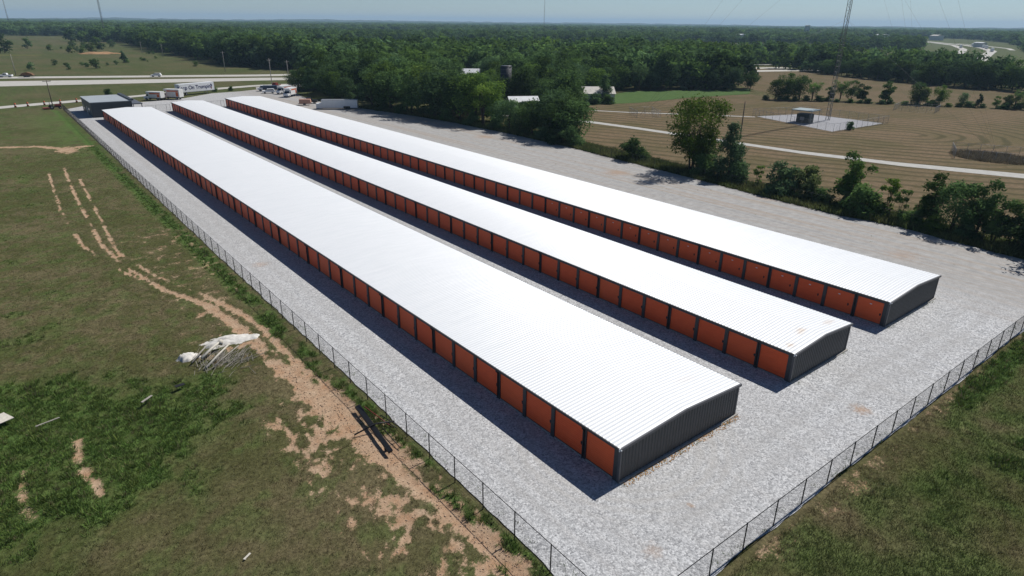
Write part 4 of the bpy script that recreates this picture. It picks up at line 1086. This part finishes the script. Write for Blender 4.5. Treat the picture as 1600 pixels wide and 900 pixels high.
# lettered semi-trailer
a2 = math.atan2(.36, .93)
t = thing('semi_trailer', 'long white semi-trailer with dark blue lettering on its side', 'trailer', (38.4, 252.2, 0), a2)
body = link('body', MB().box(-7.3, 7.3, -1.28, 1.28, 1.15, 4.05).mesh('body'), M['white'], t)
fc = bpy.data.curves.new('lettering', 'FONT'); fc.body = "Keep On Trumpin'"; fc.size = 1.85; fc.extrude = .004; fc.align_x = 'CENTER'; fc.offset = .05
fo = bpy.data.objects.new('lettering', fc); COL.objects.link(fo)
bpy.context.view_layer.update()
fm = bpy.data.meshes.new_from_object(fo.evaluated_get(bpy.context.evaluated_depsgraph_get()))
bpy.data.objects.remove(fo)
lt = link('lettering', fm, M['navy'], body); lt.rotation_euler = (rad(90), 0, 0); lt.location = (-.9, -1.29, 2.05)
link('emblem', MB().prism([(5.6, 3.1), (5.9, 3.5), (6.3, 3.3), (6.5, 2.8), (6.2, 2.2), (6.0, 2.7)], -1.292, -1.284).mesh('emblem'), M['navy'], body)
link('emblem', MB().prism([(5.9, 2.5), (6.25, 2.2), (6.1, 1.6), (5.8, 1.7)], -1.2925, -1.2845).mesh('emblem'), M['red'], body)
link('rail', MB().box(-7.25, 7.25, -1.30, 1.30, 1.0, 1.149).mesh('rail'), M['trim'], t)
link('landing_gear', MB().box(4.2, 4.4, -.8, -.6, 0, .999).box(4.2, 4.4, .6, .8, 0, .999).mesh('landing_gear'), M['galv'], t)
wheels(t, (-5.9, -4.7), (-1.0, 1.0), .5, .5)
# white enclosed trailer
t = thing('enclosed_trailer', 'long white gooseneck trailer parked below the tree row', 'trailer', (63.6, 181.4, 0), math.atan2(-.56, .83))
link('body', MB().box(-4.9, 6.4, -1.25, 1.25, .45, 2.85).mesh('body'), M['white'], t)
link('nose', MB().box(-6.6, -4.901, -1.22, 1.22, .25, 1.75).mesh('nose'), M['white'], t)
link('skirt', MB().box(-4.8, 6.3, -1.26, 1.26, .36, .449).mesh('skirt'), M['trim'], t)
link('roof_cap', MB().box(-4.95, 6.45, -1.28, 1.28, 2.851, 2.90).mesh('roof_cap'), M['galv'], t)
wheels(t, (2.6, 3.5), (-1.1, 1.1), .4, .3)
link('fender', MB().box(2.0, 4.1, -1.33, -1.261, .35, .95).mesh('fender'), M['black'], t)
def car(x, y, ang, label, kind_, mat, group=None):
    """suv / sedan / pickup from a side profile"""
    t = thing({'pickup': 'pickup_truck'}.get(kind_, 'car'), label, 'pickup' if kind_ == 'pickup' else 'car', (x, y, 0), ang, group)
    if kind_ == 'pickup':
        low = [(-2.8, .5), (2.75, .5), (2.8, .95), (2.6, 1.12), (1.2, 1.2), (-2.75, 1.2), (-2.82, .9)]
        cab_ = [(-.95, 1.2), (1.25, 1.2), (.6, 1.88), (-.7, 1.9)]; wx = (1.75, -1.7)
    else:
        low = [(-2.3, .45), (2.3, .45), (2.35, .8), (2.15, 1.0), (1.1, 1.1), (-2.3, 1.15), (-2.38, .8)]
        cab_ = [(-2.2, 1.12), (1.15, 1.1), (.45, 1.68), (-1.9, 1.72)]; wx = (1.4, -1.4)
    b_ = link('body', MB().prism(low, -.95, .95).mesh('body'), M[mat], t)
    c = link('cabin', MB().prism(cab_, -.86, .86).mesh('cabin'), M[mat], t)
    x0, x1 = cab_[0][0] + .25, cab_[1][0] - .3
    for s in (-1, 1):
        link('side_window', MB().prism([(x0, 1.26), (x1, 1.26), (cab_[2][0] - .08, cab_[2][1] - .1), (cab_[3][0] + .12, cab_[3][1] - .1)], s * .861 - .01, s * .861 + .01).mesh('side_window'), M['glass'], c)
    dx = .03
    link('windscreen', MB().prism([(cab_[1][0] - .1 + dx, 1.24), (cab_[1][0] - .06 + dx, 1.26), (cab_[2][0] + .05 + dx, cab_[2][1] - .06), (cab_[2][0] + .02 + dx, cab_[2][1] - .06)], -.78, .78).mesh('windscreen'), M['glass'], c)
    if kind_ == 'pickup': link('bed', MB().box(-2.7, -1.05, -.8, .8, 1.201, 1.212).mesh('bed'), M['black'], t)
    wheels(t, wx, (-.85, .85), .36, .24)
    return t
hw = math.atan2(-.40, .917)
car(43.7, 346.5, hw + math.pi, 'white sport utility car driving on the far carriageway', 'suv', 'white')
car(109.5, 325.5, hw, 'dark pickup on the far carriageway near the trees', 'pickup', 'blue')
car(-14.5, 377.5, hw + math.pi, 'white pickup towing a loaded trailer at the left edge', 'pickup', 'white')
t = thing('flatbed_trailer', 'flatbed trailer heaped with brown timber behind the white pickup', 'trailer', (-6.4, 373.6, 0), hw)
link('deck', MB().box(-3.2, 3.4, -1.1, 1.1, .6, .8).mesh('deck'), M['black'], t)
link('load', MB().prism([(-2.8, .801), (2.9, .801), (2.2, 1.7), (.4, 2.3), (-1.6, 1.9)], -1.0, 1.0).mesh('load'), M['load'], t)
wheels(t, (-.8, .3), (-1.0, 1.0), .38)
car(61.8, 240.3, 2.8, 'small white car parked beside the dark truck near the lot entrance', 'sedan', 'white')
t = box_truck(64.6, 249.5, 2.7, 'dark blue flatbed tow truck near the lot entrance', None, 'blue', False, 7.4, 2.1)
t = thing('skid_loader', 'rusty red loader parked behind the tow truck', 'loader', (71.2, 258.5, 0), .6)
link('body', MB().prism([(-1.4, .4), (1.3, .4), (1.4, 1.2), (.5, 1.5), (.4, 2.3), (-1.0, 2.3), (-1.4, 1.5)], -.8, .8).mesh('body'), M['red'], t)
link('arm', MB().box(-1.2, 2.0, -1.05, -.85, 1.3, 1.55).box(-1.2, 2.0, .85, 1.05, 1.3, 1.55).mesh('arm'), M['red'], t)
link('bucket', MB().prism([(2.0, .15), (2.7, .1), (2.2, .9), (2.0, 1.0)], -1.0, 1.0).mesh('bucket'), M['black'], t)
wheels(t, (-.8, .8), (-.95, .95), .42, .3)
car(69.5, 243.5, 2.2, 'dark car parked at the grass edge left of the pale box trucks', 'suv', 'black')
t = thing('utility_trailer', 'small pinkish utility trailer left of the long white trailer', 'trailer', (59.0, 196.8, 0), -.5)
link('box', MB().prism([(-1.9, .5), (1.7, .5), (1.9, .9), (1.7, 1.9), (-1.9, 1.9)], -1.0, 1.0).mesh('box'), plain('faded_salmon_paint', (.48, .27, .20), .6), t)
link('tongue', MB().box(1.701, 3.0, -.08, .08, .45, .55).mesh('tongue'), M['black'], t)
wheels(t, (-.3,), (-1.02, 1.02), .34)
car(61.8, 200.5, -.5, 'dark pickup parked behind the small utility trailer', 'pickup', 'black')
# tractor by the fence end
t = thing('tractor', 'small red and black tractor by the far end of the left fence', 'tractor', (-8.6, 229, 0), .1)
link('hood', MB().box(.2, 1.9, -.35, .35, .8, 1.35).mesh('hood'), M['red'], t)
link('seat', MB().box(-.9, -.3, -.3, .3, .9, 1.1).box(-1.0, -.9, -.3, .3, .9, 1.5).mesh('seat'), M['black'], t)
link('roll_bar', MB().tube([(-1.0, -.5, .8), (-1.0, -.5, 2.1), (-1.0, .5, 2.1), (-1.0, .5, .8)], .05, 6).mesh('roll_bar'), M['black'], t)
link('frame', MB().box(-1.2, 1.9, -.3, .3, .5, .799).mesh('frame'), M['black'], t)
link('mower_deck', MB().box(-3.0, -1.3, -1.0, 1.0, .25, .6).mesh('mower_deck'), M['red'], t)
wheels(t, (-.75,), (-.75, .75), .62, .35); wheels(t, (1.5,), (-.6, .6), .36, .22)
# road work drums along the frontage road
BAR = MB().tube([(0, 0, 0), (0, 0, .06)], [.42, .40], 12, 2).tube([(0, 0, .061), (0, 0, .5), (0, 0, .501), (0, 0, .75), (0, 0, .751), (0, 0, 1.0), (0, 0, 1.001), (0, 0, 1.2)], [.30, .285, .285, .275, .275, .265, .265, .25], 12, 0).mesh('drum')
for m_ in ('orange', 'white', 'black'): BAR.materials.append(M[m_])
for p in BAR.polygons:
    if .5 < p.center.z < .75 and abs(p.normal.z) < .5: p.material_index = 1
PNL = MB().box(-.02, .02, -.14, .14, 1.2, 1.75).mesh('marker'); PNL.materials.append(M['orange'])
for i, (x, y) in enumerate([(-17.9, 240.6), (-14.6, 241.6), (-10.1, 242.6), (-5.6, 244.2), (-.8, 246)]):
    t = thing('traffic_drum', 'orange and white traffic drum on the frontage road, %s from the left' % ORD[i], 'traffic drum', (x, y, .03), 0, 'drums along the frontage road')
    link('drum', BAR, None, t); link('marker', PNL, None, t)

# ------------------------------------------------------------------ poles, masts
def pole(x, y, h, label, mat='wood_pole', arm=True, r=.15, ang=0.0):
    t = thing('utility_pole', label, 'pole', (x, y, 0), ang, 'utility poles')
    link('shaft', MB().tube([(0, 0, -.2), (0, 0, h * .5), (0, 0, h)], [r * 1.2, r, r * .72], 8).mesh('shaft'), M[mat], t)
    if arm:
        link('crossarm', MB().box(-1.1, 1.1, -.06, .06, h - .75, h - .6).mesh('crossarm'), M[mat], t)
        for k in (-.95, .0, .95): link('insulator', MB().tube([(k, 0, h - .599), (k, 0, h - .4)], [.06, .04], 6).mesh('insulator'), M['galv'], t)
    return t
pole(120.2, 71.1, 9.0, 'bare wooden pole beside the white lane in the hay field', arm=False, r=.14)
pole(-8.6, 233.7, 8.6, 'dark leaning-looking pole at the far end of the left fence', r=.13)
pole(-10.1, 388, 9.8, 'pale pole beside the far carriageway at the left edge', 'pale_pole', False)
pole(81.3, 364.6, 10.4, 'pale pole in front of the wood beyond the highway', 'pale_pole')
pole(86.8, 538, 9, 'distant pale pole at the wood edge, right of two', 'pale_pole')
pole(85.7, 608, 9, 'distant pale pole at the wood edge, left of two', 'pale_pole')
pole(75.8, 276.7, 10.8, 'grey pole by the frontage road, left of two', 'pale_pole', ang=.3)
pole(83.9, 277.8, 9.8, 'grey pole by the frontage road, right of two', 'pale_pole', ang=.3)
pole(90, 268, 6.2, 'short pole near the trees where the frontage road ends', 'pale_pole', False, .1)

def lattice(x, y, h, face, label, guys=(), levels=(), base=0.0, thick=.045, step=1.5, dishes=()):
    t = thing('lattice_mast', label, 'mast', (x, y, base), .3, None)
    mb = MB(); cs_ = [(face * .577 * math.cos(a_), face * .577 * math.sin(a_)) for a_ in (0, 2.0944, 4.18879)]
    for c in cs_: mb.tube([(c[0], c[1], 0), (c[0], c[1], h)], thick, 5)
    link('legs', mb.mesh('legs'), M['mast'], t)
    mb = MB(); z = .3; k = 0
    while z < h - step:
        for i in range(3):
            a_, b_ = cs_[i], cs_[(i + 1) % 3]
            mb.tube([(a_[0], a_[1], z), (b_[0], b_[1], z)], thick * .5, 4, cap=False)
            p, q = (a_, b_) if k % 2 else (b_, a_)
            mb.tube([(p[0], p[1], z), (q[0], q[1], z + step)], thick * .5, 4, cap=False)
        z += step; k += 1
    link('bracing', mb.mesh('bracing'), M['mast'], t)
    for zz in dishes:
        link('antenna', MB().tube([(face, 0, zz), (face + .5, 0, zz)], [.5, .6], 10).mesh('antenna'), M['galv'], t)
    ca, sa = math.cos(-.3), math.sin(-.3)
    for (gx_, gy_) in guys:
        for zz in levels:
            dx, dy = gx_ - x, gy_ - y
            p = (dx * ca - dy * sa, dx * sa + dy * ca)
            link('guy_wire', MB().tube([(0, 0, zz), (p[0], p[1], .4 - base)], .014, 4).mesh('guy_wire'), M['mast'], t)
    return t
ANCH = [(132, 114), (221, 70), (146, 24)]
lattice(172, 75.4, 92, 1.15, 'tall guyed lattice mast rising from the fenced pad at right', ANCH, (28, 50, 70, 88), thick=.07)
lattice(122, 1040, 118, 1.7, 'distant lattice mast above the trees at upper left', thick=.15, step=3, dishes=(58,))
lattice(1080, 1252, 120, 1.6, 'distant lattice mast above the wood at top centre', thick=.14, step=3, dishes=(52,))
lattice(46, 1600, 62, 1.4, 'faint short mast near the left end of the skyline', thick=.13, step=4)
# equipment shelter on the pad
t = thing('equipment_shelter', 'small equipment shelter with a flat canopy on the mast pad', 'shelter', (161.5, 77.2, .05), .1)
link('cabinet', MB().box(-1.6, 1.9, -1.9, 1.7, 0, 2.5).mesh('cabinet'), plain('dark_green_cabinet', (.05, .065, .065), .6), t)
link('canopy', MB().box(-2.9, 3.1, -3.1, 3.0, 3.45, 3.7).mesh('canopy'), plain('grey_green_canopy', (.26, .31, .32), .5, 0, .1), t)
for px_, py_ in ((-2.7, -2.9), (2.9, -2.9), (-2.7, 2.8), (2.9, 2.8)): link('post', MB().tube([(px_, py_, 0), (px_, py_, 3.449)], .07, 6).mesh('post'), M['galv'], t)
link('air_unit', MB().box(-1.95, -1.601, -.6, .5, .8, 1.7).mesh('air_unit'), M['galv'], t)
GP = 'wire fences around the mast pad and anchors'
PP = [(160.8, 93.6), (150.0, 62.6), (180.0, 61.6), (182.0, 87.4)]
enclosure('pad_fence', 'grey wire fence enclosing the mast pad', PP, 3.0, 2.2, GP, mat=M['galv'], mesh_step=.25, wire=.004)
def pen(cx_, cy_, w, l, ang, nm):
    c, s = math.cos(ang), math.sin(ang)
    enclosure('anchor_fence', nm, [(cx_ + a_ * c - b_ * s, cy_ + a_ * s + b_ * c) for a_, b_ in ((-w, -l), (w, -l), (w, l), (-w, l))], 2.4, 2.0, GP, mat=M['galv'], mesh_step=.25, wire=.004)
pen(134, 114, 3.6, 5.0, -.6, 'grey wire pen beside the thin track left of the mast pad')
pen(221, 70, 4.5, 6.0, .2, 'grey wire pen in the hay field right of the mast pad')
pen(144, 24, 5.0, 7.5, .4, 'wire pen full of dry brush near the right end of the white lane')
tree('bush_green', 158.3, 62.4, 2.2, 'single round shrub at the near corner of the mast pad', 'bush', None, .8)
n = 2600
an = RNG.random(n) * 6.28; rr = np.sqrt(RNG.random(n))
tufts('pen_brush', 144 + 5.4 * rr * np.cos(an) * 1.2, 24 + 8 * rr * np.sin(an), .25 + .5 * RNG.random(n), 6, .04, 'dry grey brush inside the anchor pen near the white lane', 'brush', .3, lambda x, y: np.array([.16, .135, .09])[None] * (.6 + .8 * fbm(x, y, 2, 2)[:, None]))

# ------------------------------------------------------------------ farm buildings beyond the tree row
def barn(x, y, w, l, h, rise, ang, label, roof, wall='offwhite'):
    t = thing('barn', label, 'barn', (x, y, 0), ang)
    link('wall', MB().prism([(-w / 2, 0), (w / 2, 0), (w / 2, h), (0, h + rise - .08), (-w / 2, h)], -l / 2, l / 2).mesh('wall'), M[wall], t)
    r = MB()
    for s in (-1, 1):
        r.prism([(0, h + rise), (s * (w / 2 + .4), h - .08), (s * (w / 2 + .4), h + .04), (0, h + rise + .12)], -l / 2 - .4, l / 2 + .4)
    link('roof', r.mesh('roof'), roof, t)
    link('door', MB().box(-1.5, 1.5, -l / 2 - .06, -l / 2 - .002, 0, 2.8).mesh('door'), M['trim'], t)
    for k in (-w * .32, w * .32): link('window', MB().box(k - .5, k + .5, -l / 2 - .05, -l / 2 - .002, 1.2, 2.1).mesh('window'), M['glass'], t)
    return t
M['tin'] = plain('bright_tin_roof', (.66, .67, .68), .45, .1, .12, .5)
M['tin_tan'] = plain('pale_tan_roof', (.50, .47, .42), .6, 0, .15, .5)
barn(152, 236, 9, 11, 4.0, 2.4, .9, 'white farmhouse roof showing through the trees behind the lot', M['tin'])
barn(109, 143, 7, 9, 3.0, 1.6, 1.1, 'bright tin shed roof low among the trees', M['tin'])
barn(149, 151.5, 9, 14, 3.0, 2.0, .95, 'tan roofed barn left of the green meadow', M['tin_tan'])
t = thing('silo', 'dark old silo standing among the farm trees', 'silo', (131, 180, 0))
link('shaft', MB().tube([(0, 0, 0), (0, 0, 11)], 2.1, 16).mesh('shaft'), plain('dark_silo_staves', (.045, .045, .055), .7, 0, .3, 1.0), t)
hp = MB()
for k in range(7): hp.tube([(2.14 * math.cos(a_), 2.14 * math.sin(a_), 1 + k * 1.5) for a_ in np.linspace(0, 6.283, 17)], .03, 4, cap=False)
link('hoops', hp.mesh('hoops'), M['galv'], t)
link('rim', MB().tube([(0, 0, 11.001), (0, 0, 11.25)], [2.2, 2.15], 16).mesh('rim'), M['trim'], t)
# far town sheds
for i, (x, y, w, l, h, mt) in enumerate([(1180, 690, 26, 60, 9, 'tin'), (1290, 640, 30, 70, 10, 'tin_tan'), (1400, 600, 26, 50, 10, 'tin'), (1330, 720, 12, 16, 26, 'tin_tan'), (1480, 660, 24, 46, 10, 'tin'), (1090, 330, 14, 30, 6, 'tin'), (1560, 560, 30, 40, 9, 'tin_tan'), (980, 640, 20, 40, 11, 'tin')]):
    t = thing('distant_warehouse', ['pale warehouse left of the grain tower in the distant town', 'wide tan shed right of the grain tower', 'white shed beside the distant highway bend', 'tall grain tower in the distant town', 'white shed behind the highway bend', 'small white shed by the slip road', 'tan shed at the top of the distant highway', 'white shed left of the distant town'][i], 'building', (x, y, 0), -.5, 'distant town buildings')
    w, l = w * .55, l * .5
    link('wall', MB().box(-w / 2, w / 2, -l / 2, l / 2, 0, h).mesh('wall'), M['offwhite'], t)
    link('roof', MB().prism([(-w / 2 - .5, h + .01), (w / 2 + .5, h + .01), (0, h + w * .1)], -l / 2 - .5, l / 2 + .5).mesh('roof'), M[mt], t)
# vehicles on the distant highway
for i, (x, y) in enumerate([(1050, 313), (1010, 297), (1130, 352), (1020, 330), (900, 257)]):
    box_truck(x, y, .4, 'tiny pale truck among the traffic on the distant highway', 'distant highway traffic', 'white', False, 14, 4.2)

# ------------------------------------------------------------------ things in the left field
M['rock'] = plain('pale_dumped_concrete', (.56, .54, .50), .9, 0, .22, 2.2, .2, .5)
def mound(name, rx, ry, h, mat, seed, loc, rotz, rough=.5, n=46):
    """low irregular heap: a height field cut off where it meets the ground"""
    g = np.linspace(-1.35, 1.35, n); X, Y = np.meshgrid(g, g)
    r_ = np.hypot(X, Y) + (fbm(X * 1.6 + seed, Y * 1.6, seed, 4) - .5) * 1.1
    Z = (1 - np.clip(r_, 0, 2) ** 1.6) * (1 - rough + 2 * rough * fbm(X * 3.2 + seed, Y * 3.2, seed + 1, 5))
    Z = np.clip(Z, -.3, None) * h
    i = (np.arange(n - 1)[:, None] * n + np.arange(n - 1)[None]).ravel()
    F = np.stack([i, i + 1, i + n + 1, i + n], 1)
    F = F[(Z.ravel()[F] > -.04 * h - .02).any(1)]
    used = np.unique(F); mp = np.full(n * n, -1); mp[used] = np.arange(len(used))
    V = np.stack([X.ravel() * rx, Y.ravel() * ry, Z.ravel()], 1)[used]
    return link(name, np_mesh(name, V, mp[F], None, True), mat, None, loc, rotz)
tag(mound('clay_mound', 17, 6, 1.6, plain('orange_clay', (.34, .20, .10), .95, 0, .3, .3), 4, (53, 611, 0), -.5), 'low orange clay mound in the rough field beyond the highway', 'mound')
tag(mound('rubble_heap', 2.1, .95, .34, M['rock'], 3, (-13.4, 34.4, 0), -.12, .38), 'flat heap of pale concrete rubble at the bend of the dirt track', 'rubble')
tag(mound('boulder', .85, .65, .4, M['rock'], 5, (-16.9, 33.2, 0), .3, .4, 26), 'pale lump of rubble left of the brush pile', 'rock')
t = thing('brush_pile', 'heap of grey dead branches and logs below the rubble', 'brush pile', (-15.2, 31.4, 0))
for (a_, b_, r_, mt) in [((-.9, .2, .35), (.9, 1.6, .7), .12, 'palewood'), ((-1.0, -1.3, .15), (1.6, 1.1, .55), .09, 'palewood'), ((-1.7, .2, .2), (-.1, 1.9, .5), .08, 'deadwood'), ((-.4, -1.5, .2), (2.2, .6, .4), .06, 'deadwood')]:
    link('log', MB().tube([a_, [(a_[i] + b_[i]) / 2 + .05 for i in range(3)], b_], [r_, r_ * .9, r_ * .7], 8).mesh('log'), M[mt], t)
link('stump', MB().tube([(.9, 1.6, .5), (1.15, 1.8, .75)], [.25, .2], 9).mesh('stump'), M['palewood'], t)
tw_ = MB()
for k in range(180):
    px_, py_ = random.gauss(.4, 1.1), random.gauss(-.9, .9); L_ = random.uniform(.5, 1.6); a_ = random.gauss(.7, .5)
    z_ = max(.03, .45 * math.exp(-(px_ ** 2 + py_ ** 2) / 3) * random.random())
    tw_.tube([(px_, py_, z_), (px_ + L_ * .5 * math.cos(a_), py_ + L_ * .5 * math.sin(a_), z_ + random.uniform(.02, .25)), (px_ + L_ * math.cos(a_), py_ + L_ * math.sin(a_), z_ + random.uniform(-.02, .3))], [.02, .015, .006], 4, cap=False)
tag(link('branches', tw_.mesh('branches'), M['deadwood'], t), kind='stuff')
# rusting steel frame by the fence
t = thing('steel_frame', 'black steel beam and crossbar frame lying on bare clay by the fence', 'steel frame', (-9.4, 14.1, 0))
link('beam', MB().add([(.13, 3.2, .30), (.47, 3.1, .42), (-.26, -3.2, .42), (-.52, -3.1, .30), (.13, 3.2, .18), (.47, 3.1, .30), (-.26, -3.2, .30), (-.52, -3.1, .18)], [(0, 1, 2, 3), (7, 6, 5, 4), (0, 4, 5, 1), (1, 5, 6, 2), (2, 6, 7, 3), (3, 7, 4, 0)]).mesh('beam'), M['black'], t)
link('crossbar', MB().tube([(-1.35, .25, .12), (.2, .05, .5), (1.5, -.2, .3)], .055, 6).mesh('crossbar'), M['black'], t)
for a_, b_ in [((.75, 2.9, .2), (1.0, -.4, .3)), ((.95, .8, .2), (1.35, -.9, .15)), ((1.15, 1.2, .2), (1.5, -.5, .15)), ((.55, -.2, .15), (.45, -2.9, .08))]:
    link('pipe', MB().tube([a_, b_], .035, 6).mesh('pipe'), M['red'] if a_[0] < .8 and a_[1] > 0 else M['black'], t)
for sx, sy in ((.3, 2.4), (-.3, -2.4)): link('foot', MB().box(sx - .12, sx + .12, sy - .12, sy + .12, -.05, .22).mesh('foot'), M['black'], t)
# scraps in the rank weeds
def board(x, y, l, w, ang, label, mat='deadwood', z=.45, tilt=.12):
    o = link('board', MB().box(-l / 2, l / 2, -w / 2, w / 2, -.02, .02).box(-l / 2 + .05, -l / 2 + .12, -w / 2 - .01, w / 2 + .01, -.05, -.0201).mesh('board'), M[mat], None, (x, y, z))
    o.rotation_euler = (tilt, tilt * .6, ang)
    return tag(o, label, 'board')
board(-29.9, 30.4, 1.9, 1.1, .5, 'pale weathered panel at the left edge of the weeds', 'palewood', .5)
board(-27.0, 27.9, 1.5, .09, .35, 'thin pale stick lying across the weeds', 'deadwood', .6)
board(-21.0, 27.4, 1.1, .16, .75, 'short grey board among the weeds', 'deadwood', .4)
board(-18.6, 28.1, .7, .3, .2, 'dark scrap of board right of the weeds', 'black', .35)
board(-20.0, 7.8, .5, .1, .6, 'small white scrap in the brown grass', 'palewood', .12)
x, y = [], []
for (x0, x1, y0, y1, n) in ((-7.7, -6.9, -6, 120, 420), (-6, 60, -8.1, -7.5, 260), (12.5, 13.2, 0, 60, 90), (0, 12, -.5, -.25, 60), (19.8, 29, -.5, -.25, 40), (36.5, 48, -.5, -.25, 50), (60, 72, -6, 150, 160)):
    x += list(x0 + (x1 - x0) * RNG.random(n)); y += list(y0 + (y1 - y0) * RNG.random(n))
x = np.array(x); y = np.array(y)
tufts('yard_weeds', x, y, .08 + .16 * RNG.random(len(x)), 7, .03, 'small weeds sprouting through the gravel along fences and walls', 'weeds', .15, weedcol)
# dry leaves blown against the end wall of the near row
n = 420
lx = 12.2 * RNG.random(n) ** 1.1 + .2; ly = -.26 - .42 * RNG.random(n) ** 2
V = []
for i in range(n):
    a_ = RNG.random() * 6.28; s = .03 + .05 * RNG.random(); z = .012 + .02 * RNG.random()
    V += [(lx[i] + s * math.cos(a_ + k * 1.57) * (1 if k % 2 else .6), ly[i] + s * math.sin(a_ + k * 1.57) * (1 if k % 2 else .6), z + .015 * (k % 2)) for k in range(4)]
tag(link('dry_leaves', np_mesh('dry_leaves', V, np.arange(n * 4).reshape(-1, 4)), plain('dry_leaf', (.34, .19, .07), .9, 0, .5, 9)), 'orange-brown dry leaves along the end wall of the nearest row', 'leaves', kind='stuff')

# ------------------------------------------------------------------ air
hz = MB().box(-7000, 16500, -700, 16500, -6, 125).mesh('haze')
hm = bpy.data.materials.new('air_haze'); hm.use_nodes = True
hn = hm.node_tree.nodes; hn.clear()
ho = hn.new('ShaderNodeOutputMaterial'); pv = hn.new('ShaderNodeVolumePrincipled')
pv.inputs['Color'].default_value = (.52, .76, 1.0, 1); pv.inputs['Density'].default_value = .00011; pv.inputs['Anisotropy'].default_value = .1
hm.node_tree.links.new(pv.outputs[0], ho.inputs['Volume'])
tag(link('haze', hz, hm), 'thin blue summer haze over the whole landscape', 'haze', kind='stuff')
